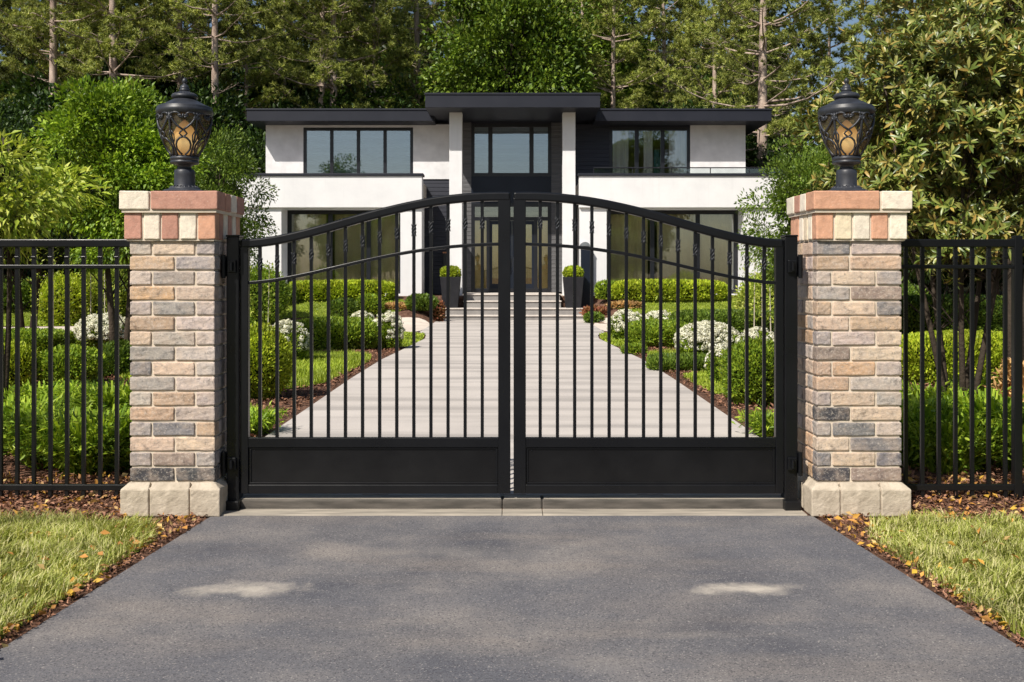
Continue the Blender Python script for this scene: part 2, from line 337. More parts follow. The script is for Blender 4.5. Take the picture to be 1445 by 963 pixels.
def leaves(P_, A, L, W, N_=None, fold=.25, big=False, off=0):
    """leaf blades: P_ base, A axis, L length, W width -> verts, [faces]"""
    n = len(P_); A = unit(A)
    if N_ is None: N_ = rdir(n)+np.array([0, 0, .9])
    S = unit(np.cross(A, N_)); U = np.cross(S, A); L = np.broadcast_to(L, n)[:, None]; W = np.broadcast_to(W, n)[:, None]
    if not big:
        V = np.stack([P_, P_+A*L*.45+S*W*.5+U*W*fold, P_+A*L-U*L*.08, P_+A*L*.45-S*W*.5+U*W*fold], 1).reshape(-1, 3)
        i = np.arange(n)[:, None]*4+off
        return V, [np.concatenate([i+np.array([[0, 1, 2]]), i+np.array([[0, 2, 3]])])]
    c = [P_, P_+A*L*.3+S*W*.42+U*W*fold, P_+A*L*.3, P_+A*L*.3-S*W*.42+U*W*fold,
         P_+A*L*.65+S*W*.45+U*(W*fold-L*.05), P_+A*L*.66-U*L*.05, P_+A*L*.65-S*W*.45+U*(W*fold-L*.05), P_+A*L*.98-U*L*.16]
    V = np.stack(c, 1).reshape(-1, 3); i = np.arange(n)[:, None]*8+off
    tri = np.concatenate([i+np.array([t]) for t in ((0, 1, 2), (0, 2, 3), (4, 7, 5), (5, 7, 6))])
    return V, [tri, np.concatenate([i+np.array([t]) for t in ((1, 4, 5, 2), (2, 5, 6, 3))])]
def bumps(D, ph, amp):
    s = np.zeros(len(D))
    for k, (f, a) in enumerate(((3, 1), (5.5, .7), (9, .5))): s += a*np.sin(D[:, 0]*f+ph[k])*np.cos(D[:, 1]*f+ph[k+3])*np.cos(D[:, 2]*f*.9+ph[k+6])
    return 1+amp*s
def super_r(D, p): return (np.abs(D)**p).sum(1)**(-1/p)
def bush_mesh(name, rx, ry, rz, leaf, mat, p=2.3, amp=.07, cover=3.0, up=.5, big=False, wfac=.5, shag=.0, coremat=None):
    """a clipped or loose shrub: leaves on a bumpy rounded body over a dark twiggy core; base at z = 0"""
    ph = rng.uniform(0, 6.28, 9); pp = 1.6
    area = 4*math.pi*(((rx*ry)**pp+(rx*rz)**pp+(ry*rz)**pp)/3)**(1/pp)*(1.25 if p > 3 else 1)
    n = int(min(75000, area*cover/(leaf*leaf*wfac*.5)))
    D = rdir(n); r = super_r(D, p)*bumps(D, ph, amp)*(1-np.abs(rng.normal(0, .055, n))+rng.random(n)**6*shag)
    S = np.array([rx, ry, rz]); Q = D*r[:, None]*S; Q[:, 2] += rz*.97
    A = unit(D/S)+rdir(n)*.75+np.array([0, 0, up]); L = leaf*rng.uniform(.6, 1.25, n)
    V, fs = leaves(Q, A, L, L*wfac, unit(D/S)+rdir(n)*.6, big=big)
    keep = None
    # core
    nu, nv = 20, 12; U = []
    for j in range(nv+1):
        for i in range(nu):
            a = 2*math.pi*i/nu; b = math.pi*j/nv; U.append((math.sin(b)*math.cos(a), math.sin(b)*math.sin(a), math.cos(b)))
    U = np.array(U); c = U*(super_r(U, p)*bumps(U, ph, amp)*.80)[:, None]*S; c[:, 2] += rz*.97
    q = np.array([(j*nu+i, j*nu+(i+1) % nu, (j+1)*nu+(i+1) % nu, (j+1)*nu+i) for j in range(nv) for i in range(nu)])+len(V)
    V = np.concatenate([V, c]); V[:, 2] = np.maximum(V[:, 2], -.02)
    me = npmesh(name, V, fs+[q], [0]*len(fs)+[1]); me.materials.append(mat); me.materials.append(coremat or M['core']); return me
def bush_px(name, label, cat, x0, x1, yt, z, leaf=None, mat='lf_hedge', group=None, ry=None, **kw):
    cx = X((x0+x1)/2, z); rx = (x1-x0)/2/F*z; g = gh(cx, z); H = max(.15, Z(yt, z)-g)
    me = bush_mesh(name, rx, ry or min(rx, H*1.1), H/1.97, leaf or max(.035, z*.0032), M[mat], **kw)
    return tag(link(name, me, None, None, (cx, z, g)), label, cat, group)
def flower_px(x0, x1, yt, z, label, group, heads=34):
    cx = X((x0+x1)/2, z); rx = (x1-x0)/2/F*z; g = gh(cx, z); H = max(.2, Z(yt, z)-g)
    root = empty('flowering_shrub', (cx, z, g), label, 'flowering shrub', group)
    ry = min(rx, .6); rz = H/2
    me = bush_mesh('foliage', rx*.93, ry*.9, rz*.9, max(.05, z*.003), M['lf_hedge']); link('foliage', me, None, root)
    Vs, Fs, off = [], [], 0; hr = max(.055, z*.0028)
    D = rdir(heads*12); D = D[(D[:, 2] > -.35)][:int(heads*rx*ry/.055)+26]
    for d in D:
        c = d*np.array([rx, ry, rz])*rng.uniform(.88, 1.03)+np.array([0, 0, rz]); k = 60; dd = rdir(k)
        pts = c+dd*hr*rng.uniform(.75, 1.1)*np.array([1, 1, .8]); V, fs = leaves(pts, np.cross(dd, rdir(k)), hr*.55, hr*.5, dd, off=off); Vs.append(V); Fs += fs; off += len(V)
    link('blossom', npmesh('blossom', np.concatenate(Vs), Fs), M['petal'], root); return root

# ------------------------------------------------------------------ setting: ground
def steps_list(a, b, s):
    n = max(1, int(round((b-a)/s))); return [a+(b-a)*i/n for i in range(n+1)]
def ground():
    xs = [-300, -150, -80, -40]+steps_list(-25, 25, .5)+[40, 80, 150, 300]
    xs = sorted(set([round(x, 3) for x in xs]+[-2.12, -2.08, 2.08, 2.12]))
    ys = [-300, -120, -50, -20]+steps_list(-8, 7, 3)+[7.3, 7.42, 7.5, 7.51, 7.6, 7.7, 9]+steps_list(12, 33, 3)+steps_list(33.5, 37.5, .25)+[37.31, 40, 50, 70, 100, 160, 300, 600]
    ys = sorted(set(ys)); V = []
    for y in ys:
        for x in xs: V.append((x, y, gh(x, y)-.012))
    n = len(xs); fs = [(j*n+i, j*n+i+1, (j+1)*n+i+1, (j+1)*n+i) for j in range(len(ys)-1) for i in range(n-1)]
    mb = MB().add(V, fs); return tag(mb.build('ground', M['ground'], world=True), kind='structure')
ground()
def inside(poly, x, y):
    x = np.asarray(x); y = np.asarray(y); r = np.zeros(x.shape, bool); n = len(poly)
    for i in range(n):
        (x1, y1), (x2, y2) = poly[i], poly[(i+1) % n]
        if y1 == y2: continue
        c = ((y1 > y) != (y2 > y)) & (x < (x2-x1)*(y-y1)/(y2-y1)+x1); r ^= c
    return r
def smooth_poly(poly, k=2):
    for _ in range(k):
        q = []
        for i in range(len(poly)):
            a, b = poly[i], poly[(i+1) % len(poly)]; q += [(a[0]*.75+b[0]*.25, a[1]*.75+b[1]*.25), (a[0]*.25+b[0]*.75, a[1]*.25+b[1]*.75)]
        poly = q
    return poly
def sheet(name, poly, m, dz, cell=.6, kind='structure', thick=0):
    pts = []
    for i in range(len(poly)):
        a, b = poly[i], poly[(i+1) % len(poly)]; L = math.dist(a, b); k = max(1, int(L/cell))
        pts += [(a[0]+(b[0]-a[0])*j/k, a[1]+(b[1]-a[1])*j/k) for j in range(k)]
    nb = len(pts); x0, x1 = min(p[0] for p in poly), max(p[0] for p in poly); y0, y1 = min(p[1] for p in poly), max(p[1] for p in poly)
    gx, gy = np.meshgrid(np.arange(x0+.13, x1, cell), np.arange(y0+.11, y1, cell)); ok = inside(poly, gx, gy)
    pts += list(zip(gx[ok].tolist(), gy[ok].tolist()))
    r = delaunay_2d_cdt([Vector(p) for p in pts], [(i, (i+1) % nb) for i in range(nb)], [], 1, 1e-4)
    V = [(v.x, v.y, gh(v.x, v.y)+dz) for v in r[0]]
    if thick:                                  # turned-down edge
        mb = MB().add(V, r[2]); return tag(mb.build(name, m, world=True), kind=kind)
    return tag(MB().add(V, r[2]).build(name, m, world=True), kind=kind)
# asphalt apron and the road behind the camera
MB_ = MB(); MB_.add([(-3.6, -9, 0), (3.6, -9, 0), (2.34, 4.7, 0), (2.13, 7.24, 0), (-2.13, 7.24, 0), (-2.34, 4.7, 0)], [(0, 1, 2, 3, 4, 5)])
tag(MB_.build('asphalt_driveway', M['asphalt'], world=True), kind='structure')
MB_ = MB(); MB_.add([(-60, -18, .004), (60, -18, .004), (60, -9.0, .004), (-60, -9.0, .004)], [(0, 1, 2, 3)]); tag(MB_.build('road', M['asphalt'], world=True), kind='structure')
# concrete threshold: a flush strip, then a low kerb up to the drive, in slabs with joints
mb = MB(); xj = [-2.1, -.07, .22, 2.1]
for a, b in zip(xj[:-1], xj[1:]): mb.box(a+.0015, b-.0015, 7.24, 7.425, -.1, .008)
tag(mb.build('threshold_strip', M['kerb'], bevel=.006), kind='structure')
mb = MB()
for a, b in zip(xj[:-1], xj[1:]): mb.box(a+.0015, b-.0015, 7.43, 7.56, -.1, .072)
tag(mb.build('kerb', M['kerb_shaded'], bevel=.012), kind='structure')
mb = MB()
for a, b in zip(xj[:-1], xj[1:]): mb.box(a+.012, b-.012, 7.445, 7.558, .0725, .0765)
tag(mb.build('kerb_top', M['kerb']), kind='structure')  # pale sheet on top, so only the face keeps the painted shade
DL = [(-2.10, 7.5), (-2.48, 8.2), (-2.5, 12), (-2.53, 16), (-2.5, 19.5), (-2.33, 23), (-2.2, 25.8), (-2.3, 27.3), (-2.6, 28.6), (-2.6, 36)]
drive = DL+[(-x, y) for x, y in DL[::-1]]
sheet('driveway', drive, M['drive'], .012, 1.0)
MB_ = MB().box(-2.1, 2.1, 7.562, 7.60, -.1, .0715); tag(MB_.build('kerb_back', M['kerb']), kind='structure')
pathL = smooth_poly([(-2.58, 28.2), (-3.6, 29.6), (-6, 30.3), (-10, 30.3), (-14, 28.6), (-22, 27.5), (-22, 30.2), (-14, 31.6), (-10, 33.0), (-6, 33.6), (-3.4, 34.0), (-2.58, 34)], 2)
pathR = [(-x, y) for x, y in pathL if x > -11]
sheet('garden_path', pathL, M['path'], .008, .8); sheet('garden_path', pathR, M['path'], .008, .8)

lawns_in = [
 [(-2.85, 15.0), (-2.75, 17), (-2.66, 20), (-3.2, 21.0), (-5, 21.2), (-7, 20.6), (-7, 17), (-5, 14.8), (-3.6, 14.4)],
 [(-2.40, 22.6), (-2.22, 25.4), (-2.3, 26.6), (-2.38, 28.0), (-3.5, 29.3), (-6, 29.9), (-9.5, 29.9), (-9, 25.2), (-5, 24.4), (-3, 22.8)],
 [(-2.95, 10.6), (-2.9, 12.2), (-3.6, 12.8), (-5.2, 11.8), (-5.2, 10.2), (-3.4, 10)],
 [(-3.3, 34.5), (-6, 34.1), (-10, 33.5), (-14, 32.1), (-26, 30.6), (-26, 37.2), (-10.3, 37.2), (-4, 36.2)],
 [(2.85, 13.4), (2.72, 15.2), (2.75, 17), (3.8, 17.2), (4.6, 15.6), (4.2, 13.6), (3.5, 13)],
 [(2.40, 22.6), (2.22, 25.4), (2.3, 26.6), (2.38, 28.0), (3.5, 29.3), (6, 29.9), (9.5, 29.9), (9, 25.6), (5, 25), (3, 22.8)],
 [(3.3, 34.5), (6, 34.1), (12, 33.8), (26, 31), (26, 37.2), (10.5, 37.2), (4, 36.2)],
 [(2.8, 18.6), (2.66, 21), (3.5, 21.4), (4.9, 20.4), (4.4, 18.4)],
]
lawns_in = [smooth_poly(p, 1) for p in lawns_in]
for p in lawns_in: sheet('lawn', p, M['turf'], .003, .7)
lawn_out = [[(-2.47, 4.1), (-2.36, 5.5), (-2.30, 6.6), (-2.50, 7.05), (-3.2, 7.08), (-4.4, 7.02), (-8, 7.05), (-12, 7), (-12, -6), (-3.9, -6)]]
lawn_out.append([(-x, y) for x, y in lawn_out[0]])
for p in lawn_out: sheet('front_lawn', p, M['turf'], -.002, .8)

def blades(name, poly, dens, h, w, m, box=None, lean=.5, clump=.0, dz=0):
    x0, x1 = min(p[0] for p in poly), max(p[0] for p in poly); y0, y1 = min(p[1] for p in poly), max(p[1] for p in poly)
    if box: x0, x1, y0, y1 = max(x0, box[0]), min(x1, box[1]), max(y0, box[2]), min(y1, box[3])
    n = int((x1-x0)*(y1-y0)*dens); x = rng.uniform(x0, x1, n); y = rng.uniform(y0, y1, n)
    x += rng.normal(0, .02, n); ok = inside(poly, x, y); x, y = x[ok], y[ok]
    n = len(x); z = np.array([gh(a, b) for a, b in zip(x, y)])+dz
    tuft = .5+.5*np.sin(x*9+3*np.sin(y*4))*np.cos(y*7+2*np.sin(x*5)); hh = h*rng.uniform(.45, 1.1, n)*(1-clump+clump*2*tuft)
    an = 2*np.pi*(np.sin(x*3.1+y*2.3)*.5+rng.random(n)*.8); D = np.c_[np.cos(an), np.sin(an), np.zeros(n)]; ln = lean*rng.uniform(.2, 1.5, n)[:, None]
    P0 = np.c_[x, y, z]; up = np.array([0, 0, 1.]); S = np.c_[-D[:, 1], D[:, 0], np.zeros(n)]*(w*rng.uniform(.6, 1.3, n))[:, None]/2; H = hh[:, None]
    mid = P0+up*H*.55+D*H*ln*.25; tip = P0+up*H*(1-.2*ln)+D*H*ln*.95
    V = np.stack([P0-S, P0+S, mid+S*.8, mid-S*.8, tip], 1).reshape(-1, 3); i = np.arange(n)[:, None]*5
    me = npmesh(name, V, [i+np.array([[0, 1, 2, 3]]), i+np.array([[3, 2, 4]])]); return link(name, me, m)
for k, p in enumerate(lawn_out):
    s = -1 if k == 0 else 1
    o = blades('grass', p, 5600, .10, .0075, M['grass'], (-4.6, 4.6, 3.6, 7.2), lean=.9, clump=.35, dz=-.01)
    tag(o, ['long yellow green lawn grass left of the asphalt', 'long yellow green lawn grass right of the asphalt'][k], 'grass', kind='stuff')
gl = ['grass of the lawn strip beside the drive in the left garden', 'grass at the rounded lawn end left of the drive', 'small patch of grass just inside the left gate leaf', 'bright lawn grass below the left windows',
      'small patch of grass beside the right drive edge', 'grass at the rounded lawn end right of the drive', 'bright lawn grass below the right windows', 'strip of grass right of the drive between the hedges']
for k, p in enumerate(lawns_in):
    yc = sum(q[1] for q in p)/len(p); hgt = .12 if k in (0, 2, 7) else .06
    o = blades('grass', p, 1500 if yc < 22 else 420, hgt, .012 if yc < 22 else .03, M['grass2'], (-19, 14, 8, 38), lean=.5, clump=.2)
    tag(o, gl[k], 'grass', kind='stuff')

def scatter(name, polys, dens, size, m, asp=.45, flat=.35, dz=0.005, thick=True, excl=()):
    Ps = []
    for p in polys:
        x0, x1 = min(q[0] for q in p), max(q[0] for q in p); y0, y1 = min(q[1] for q in p), max(q[1] for q in p)
        n = int((x1-x0)*(y1-y0)*dens); x = rng.uniform(x0, x1, n); y = rng.uniform(y0, y1, n); ok = inside(p, x, y)
        for e in excl: ok &= ~inside(e, x, y)
        Ps.append(np.c_[x[ok], y[ok]])
    q = np.concatenate(Ps); n = len(q); z = np.array([gh(a, b) for a, b in q])+dz+rng.random(n)*size*.5
    A = rdir(n)*np.array([1, 1, flat]); L = size*rng.uniform(.5, 1.5, n); N_ = rdir(n)*flat*1.6+np.array([0, 0, 1])
    V, fs = leaves(np.c_[q, z], A, L, L*asp*rng.uniform(.6, 1.3, n), N_, fold=.15)
    return link(name, npmesh(name, V, fs), m)
mulch_front = [[(-7, 7.0), (-2.72, 7.05), (-2.7, 8.3), (-7, 8.4)], [(2.72, 7.05), (7, 7.0), (7, 8.4), (2.7, 8.3)]]
tag(scatter('mulch', [mulch_front[0]], 2600, .035, M['chip']), 'brown bark mulch along the foot of the left fence', 'mulch', kind='stuff')
tag(scatter('mulch', [mulch_front[1]], 2600, .035, M['chip']), 'brown bark mulch along the foot of the right fence', 'mulch', kind='stuff')
bedL = [(-2.56, 8.4), (-2.60, 12), (-2.60, 16), (-2.56, 20), (-2.4, 23), (-3.2, 24.4), (-9, 24.5), (-9, 8.4)]
bedR = [(-x, y) for x, y in bedL]
tag(scatter('mulch', [bedL], 420, .055, M['chip'], excl=lawns_in), 'reddish bark mulch in the beds left of the drive', 'mulch', kind='stuff')
tag(scatter('mulch', [bedR], 420, .055, M['chip'], excl=lawns_in), 'reddish bark mulch in the beds right of the drive', 'mulch', kind='stuff')
eL = [(-2.38, 4.2), (-2.15, 7.2), (-2.5, 7.3), (-2.5, 6.9), (-2.36, 6.2), (-2.50, 4.2)]; eR = [(-x, y) for x, y in eL]
tag(scatter('leaf_litter', [eL], 2600, .026, M['chip'], .5, .5), 'brown litter along the left asphalt edge', 'leaf litter', kind='stuff')
tag(scatter('leaf_litter', [eR], 2600, .026, M['chip'], .5, .5), 'brown litter along the right asphalt edge', 'leaf litter', kind='stuff')
tag(scatter('fallen_leaves', [eL, mulch_front[0]], 260, .045, M['litter'], .55, .6, .012), 'yellow and orange leaves fallen beside the asphalt on the left', 'fallen leaves', kind='stuff')
tag(scatter('fallen_leaves', [eR, mulch_front[1]], 280, .045, M['litter'], .55, .6, .012), 'yellow and orange leaves fallen beside the asphalt on the right', 'fallen leaves', kind='stuff')
tag(scatter('fallen_leaves', [[(-3.4, 4.5), (-2.3, 4.5), (-2.3, 7.0), (-3.6, 7.0)]], 26, .05, M['litter'], .55, .6, .05), 'scattered dry leaves lying on the left lawn', 'fallen leaves', kind='stuff')
tag(scatter('fallen_leaves', [[(3.4, 4.5), (2.3, 4.5), (2.3, 7.0), (3.6, 7.0)]], 26, .05, M['litter'], .55, .6, .05), 'scattered dry leaves lying on the right lawn', 'fallen leaves', kind='stuff')

# ------------------------------------------------------------------ brick pillars
PAL = {'L': (.52, .465, .43), 'G': (.37, .345, .335), 'T': (.49, .37, .27), 'D': (.075, .078, .088), 'B': (.60, .49, .39), 'S': (.22, .22, .235), 'O': (.55, .39, .25), 'W': (.28, .23, .20),
       'r': (.47, .25, .19), 'o': (.58, .32, .21), 'c': (.76, .68, .56), 'y': (.70, .60, .44)}
rowsL = ['LBG', 'TG', 'LGL', 'OB', 'LGL', 'TL', 'BLL', 'GL', 'SBL', 'GL', 'LTL', 'TL', 'GST', 'BB', 'GWG', 'DD']
rowsR = ['SL', 'LTB', 'LBL', 'GT', 'TBS', 'BT', 'GLB', 'WB', 'TOL', 'TL', 'GBG', 'DB', 'GGL', 'BS', 'SBS', 'DW']
rowsR = ['SL', 'BBG', 'LB', 'TBS', 'BT', 'GLB', 'WT', 'TOL', 'TL', 'GBG', 'DB', 'GGL', 'BS', 'SBS', 'DW', 'LBL'][:15]
rowsR = ['SL', 'TT', 'LBG', 'GW', 'TBS', 'BT', 'GLB', 'WB', 'TOL', 'TL', 'GBG', 'DB', 'GSL', 'BS', 'SBS', 'DW']
cloud = bpy.data.textures.new('stone_clouds', 'CLOUDS'); cloud.noise_scale = .022
def roughen(o, s=.008, lev=2):
    m = o.modifiers.new('sub', 'SUBSURF'); m.subdivision_type = 'SIMPLE'; m.levels = lev; m.render_levels = lev
    d = o.modifiers.new('rough', 'DISPLACE'); d.texture = cloud; d.strength = s; d.mid_level = .5; d.texture_coords = 'LOCAL'
def jc(k, a=.07): c = tuple(q*w for q, w in zip(PAL[k], (.93, .885, .86))) if k.isupper() else PAL[k]; f = 1+random.uniform(-a, a)*1.6; return tuple(max(0, q*f*(1+random.uniform(-a, a)*.4)) for q in c)
def pillar(cx, rows, side, label):
    root = empty('brick_pillar', (cx, 7.56, 0), label, 'pillar', 'brick gate pillars')
    W = .605; x0, x1 = cx-W/2, cx+W/2; y0, y1 = 7.26, 7.26+W; j = .007; zb, zt = .235, 1.955; ch = (zt-zb)/16; t = .11
    mb = MB(); mo = MB(); mo.box(x0+.012, x1-.012, y0+.012, y1-.012, zb-.02, zt+.02); mo.build('mortar', M['mortar'], root)
    pool = 'LGTBLGBTLS'
    for r in range(16):
        z1 = zt-r*ch-j; z0 = zt-(r+1)*ch+j; row = rows[r]
        if len(row) == 3: ed = [0, .27, .745, 1] if side > 0 else [0, .26, .77, 1]
        elif side < 0: ed = [0, .53, 1]
        else: ed = [0, .39, 1] if r % 4 == 1 else [0, .40, 1]
        if side > 0 and len(row) == 3: ed = [0, .18, .70, 1]
        for k, c in enumerate(row):
            a, b = x0+W*ed[k], x0+W*ed[k+1]; ja = j if k else 0; jb = j if k < len(row)-1 else 0
            mb.box(a+ja, b-jb, y0, y0+t, z0, z1, jc(c), .002); mb.box(a+ja, b-jb, y1-t, y1, z0, z1, jc(random.choice(pool)), .002)
        for sx in (0, 1):
            e = (0, .35, 1) if r % 2 else (0, .66, 1); ya, yb = y0+t, y1-t
            for k in range(2):
                a, b = ya+(yb-ya)*e[k]+j, ya+(yb-ya)*e[k+1]-j
                xa, xb = (x0, x0+t) if sx == 0 else (x1-t, x1); mb.box(xa, xb, a, b, z0, z1, jc(random.choice('LBTBLOBG' if side > 0 else 'LGBGLG')), .002)
    o = mb.build('shaft', M['brick'], root, bevel=.008, col=True); roughen(o, .0075)
    # stone base
    mb = MB(); b0, b1 = x0-.05, x1+.05; c0, c1 = 7.21, y1+.05
    e = [b0, b0+.205, b0+.49, b1]
    def ch_block(a, b, ya, yb, ix0, ix1, iy0, iy1):
        vs = [(a, ya, 0), (b, ya, 0), (b, yb, 0), (a, yb, 0), (a, ya, .19), (b, ya, .19), (b, yb, .19), (a, yb, .19), (a+ix0, ya+iy0, .233), (b-ix1, ya+iy0, .233), (b-ix1, yb-iy1, .233), (a+ix0, yb-iy1, .233)]
        fs = [(0, 3, 2, 1), (8, 9, 10, 11)]+[(i, (i+1) % 4, 4+(i+1) % 4, 4+i) for i in range(4)]+[(4+i, 4+(i+1) % 4, 8+(i+1) % 4, 8+i) for i in range(4)]
        mb.add(vs, fs)
    ye = [c0, c0+.235, c0+.47, c1]
    for i in range(3):
        for k in range(3):
            if i == 1 and k == 1: continue
            ch_block(e[i]+(.004 if i else 0), e[i+1]-(.004 if i < 2 else 0), ye[k]+(.004 if k else 0), ye[k+1]-(.004 if k < 2 else 0), .045 if i == 0 else .004, .045 if i == 2 else .004, .045 if k == 0 else .004, .045 if k == 2 else .004)
    mo = MB().box(b0+.015, b1-.015, c0+.015, c1-.015, 0, .20); mo.build('base_mortar', M['mortar'], root)
    o = mb.build('base', M['stone'], root, bevel=.008); roughen(o, .006, 3)
    # cap: soldier course and header course
    mb = MB(); mo = MB(); s0, s1 = x0-.028, x1+.012
    if side > 0: s0, s1 = x0-.012, x1+.028
    sy0, sy1 = y0-.03, y1+.03; mo.box(s0+.012, s1-.012, sy0+.012, sy1-.012, 1.95, 2.20); 
    za, zb2 = 1.962, 2.155; Wd = s1-s0; nb = 5; cols = 'rcrco' if side < 0 else 'oycoc'
    th = .11
    for k in range(nb):
        a, b = s0+Wd*k/nb, s0+Wd*(k+1)/nb
        mb.box(a+(j if k else 0), b-(j if k < nb-1 else 0), sy0, sy0+th, za, zb2, jc(cols[k], .03), .002)
        mb.box(a+(j if k else 0), b-(j if k < nb-1 else 0), sy1-th, sy1, za, zb2, jc(random.choice('roc'), .03), .002)
    for k in range(4):
        a, b = sy0+th+(sy1-sy0-2*th)*k/4, sy0+th+(sy1-sy0-2*th)*(k+1)/4
        for (xa, xb) in ((s0, s0+th), (s1-th, s1)): mb.box(xa, xb, a+j, b-j, za, zb2, jc('rcrc'[k] if side < 0 else 'cyco'[k], .03), .002)
    o = mb.build('soldier_course', M['capbrick'], root, bevel=.008, col=True); roughen(o, .004)
    mb = MB(); t0, t1 = s0-.026, s1+.026; ty0, ty1 = sy0-.03, sy1+.03; za, zb2 = 2.172, 2.302
    sp = t0+(t1-t0)*(.31 if side < 0 else .68)
    mb.box(t0, sp-j, ty0, ty0+.20, za, zb2, jc('c' if side < 0 else 'o', .02), .002); mb.box(sp+j, t1, ty0, ty0+.20, za, zb2, jc('r' if side < 0 else 'c', .02), .002)
    mb.box(t0, t0+.3, ty1-.2, ty1, za, zb2, jc('c'), .002); mb.box(t0+.3+2*j, t1, ty1-.2, ty1, za, zb2, jc('r'), .002)
    m0 = (ty0+ty1)/2
    for (a, b, c) in ((ty0+.2+2*j, m0-j, 'c'), (m0+j, ty1-.2-2*j, 'r')):
        mb.box(t0, t0+.3, a, b, za, zb2, jc(c, .03), .002); mb.box(t1-.3, t1, a, b, za, zb2, jc('r' if c == 'c' else 'c', .03), .002)
    o = mb.build('cap', M['capbrick'], root, bevel=.008, col=True); roughen(o, .004)
    mo.box(t0+.014, t1-.014, ty0+.014, ty1-.014, 2.15, 2.297); mo.build('cap_mortar', M['mortar'], root); return (t0+t1)/2, (ty0+ty1)/2, 2.303
cL = X(243, 7.26); cR = X(1212.5, 7.26)
lampL = pillar(cL, rowsL, -1, 'left brick pillar with red and cream cap bricks and charcoal bottom course')
lampR = pillar(cR, rowsR, 1, 'right brick pillar with orange and cream cap bricks beside the broad-leaved tree')

# ------------------------------------------------------------------ lamps
def make_lamp(loc, label):
    root = empty('pillar_lamp', loc, label, 'lamp', 'urn lamps on the gate pillars'); K = .001034
    def pr(l): return [(r*K, (910-v)*K) for r, v in l]
    W = lambda mb, name, m, p=root, bevel=0, smooth=True: mb.build(name, m, p, smooth=smooth, bevel=bevel)
    off = Vector(loc)
    def L(prof, n=40): return MB().lathe(pr(prof), n, loc)
    # base: scalloped square plate and fluted ring
    mb = MB(); n = 64; vs = []
    ring = [(150, 912, .22), (152, 890, .22), (140, 880, .20), (112, 872, .08), (100, 858, 0)]
    for (r, v, sq) in ring:
        for k in range(n):
            w = 2*math.pi*k/n; rr = r*(1+sq*.28*math.cos(4*w+math.pi)); vs.append((loc[0]+rr*K*math.cos(w), loc[1]+rr*K*math.sin(w), loc[2]+(910-v)*K))
    fs = [(i*n+k, i*n+(k+1) % n, (i+1)*n+(k+1) % n, (i+1)*n+k) for i in range(len(ring)-1) for k in range(n)]+[tuple(range(n-1, -1, -1)), tuple(range((len(ring)-1)*n, len(ring)*n))]
    mb.add(vs, fs); b = mb.build('base_plate', M['lampmetal'], root, smooth=False)
    mb = MB()
    for k in range(20):
        w = 2*math.pi*k/20; c, s = math.cos(w), math.sin(w)
        mb.tube([(loc[0]+c*q*K, loc[1]+s*q*K, loc[2]+(910-v)*K) for q, v in ((103, 876), (98, 862), (82, 850))], [.007, .008, .005], 6)
    mb.build('fluting', M['lampmetal'], b, smooth=True)
    W(L([(80, 862), (76, 850), (73, 840), (72, 770), (72, 745), (66, 733), (50, 726), (46, 712), (52, 702), (70, 696), (84, 692)]), 'stem', M['lampmetal'])
    W(L([(84, 692), (97, 690), (101, 682), (99, 674), (93, 670), (99, 664), (103, 656), (101, 648), (94, 642), (90, 634), (60, 632)]), 'collar', M['lampmetal'])
    bowl = [(86, 640), (112, 600), (138, 550), (159, 500), (173, 450), (181, 400), (182, 345)]
    g = MB(); n = 48
    vs = []
    for (r, v) in bowl:
        for k in range(n): w = 2*math.pi*k/n; vs.append((loc[0]+(r-5)*K*math.cos(w), loc[1]+(r-5)*K*math.sin(w), loc[2]+(910-v)*K))
    g.add(vs, [(i*n+k, i*n+(k+1) % n, (i+1)*n+(k+1) % n, (i+1)*n+k) for i in range(len(bowl)-1) for k in range(n)])
    g.build('glass', M['glass_lamp'], root, smooth=True)
    W(MB().lathe(pr([(34, 636), (66, 600), (84, 560), (90, 520), (80, 475), (58, 430), (28, 395), (6, 375)]), 32, loc), 'bulb', M['frost'])
    rr = np.array([b[0] for b in bowl])[::-1]; vv = np.array([b[1] for b in bowl])[::-1]
    def onb(deg, v, o=2):
        r = (np.interp(v, vv, rr)+o)*K; w = R(deg-90+(14 if loc[0] < 0 else -14)); return (loc[0]+r*math.cos(w), loc[1]+r*math.sin(w), loc[2]+(910-v)*K)
    mb = MB()
    for s in range(6):
        a = s*60+30
        mb.tube([onb(a, v) for v in (345, 380, 420, 460, 500, 540, 580, 620, 640)], [.012, .011, .009, .008, .008, .008, .008, .010, .012], 6)
        for sg in (-1, 1):                      # leaf spray where the rib meets the brim
            mb.tube([onb(a+sg*1, 365, 5), onb(a+sg*6, 352, 6), onb(a+sg*9, 345, 5)], [.008, .010, .004], 6)
            mb.tube([onb(a+sg*1, 400, 5), onb(a+sg*5, 380, 6), onb(a+sg*8, 378, 5)], [.006, .008, .003], 6)
    mb.build('rib', M['lampmetal'], root, smooth=True)
    mb = MB()
    for s in range(6):
        a = s*60
        for sg in (-1, 1):
            def c(pts, r): mb.tube([onb(a+sg*d, v) for d, v in pts], r, 6)
            c([(0, 468), (9, 448), (17, 425), (23, 400), (26.5, 375), (25, 355), (19, 345), (12, 347), (7, 356), (8, 366), (12, 366)], [.008]*4+[.009]*4+[.007, .006, .005])
            c([(0, 465), (5, 478), (9, 492), (5, 505), (0, 515)], .0065)
            c([(0, 513), (9, 522), (17, 540), (22, 565), (22, 595), (14, 620), (6, 632)], .0075)
            c([(2, 372), (6, 364), (10, 372), (5, 380), (0, 384)], [.006, .009, .006, .008, .004])
            c([(28, 470), (23, 500), (25, 540), (29, 560)], [.004, .005, .005, .004])
        mb.tube([onb(a, 356, 3), onb(a, 384, 3)], [.006, .010], 6)
    mb.build('scrollwork', M['lampmetal'], root, smooth=True)
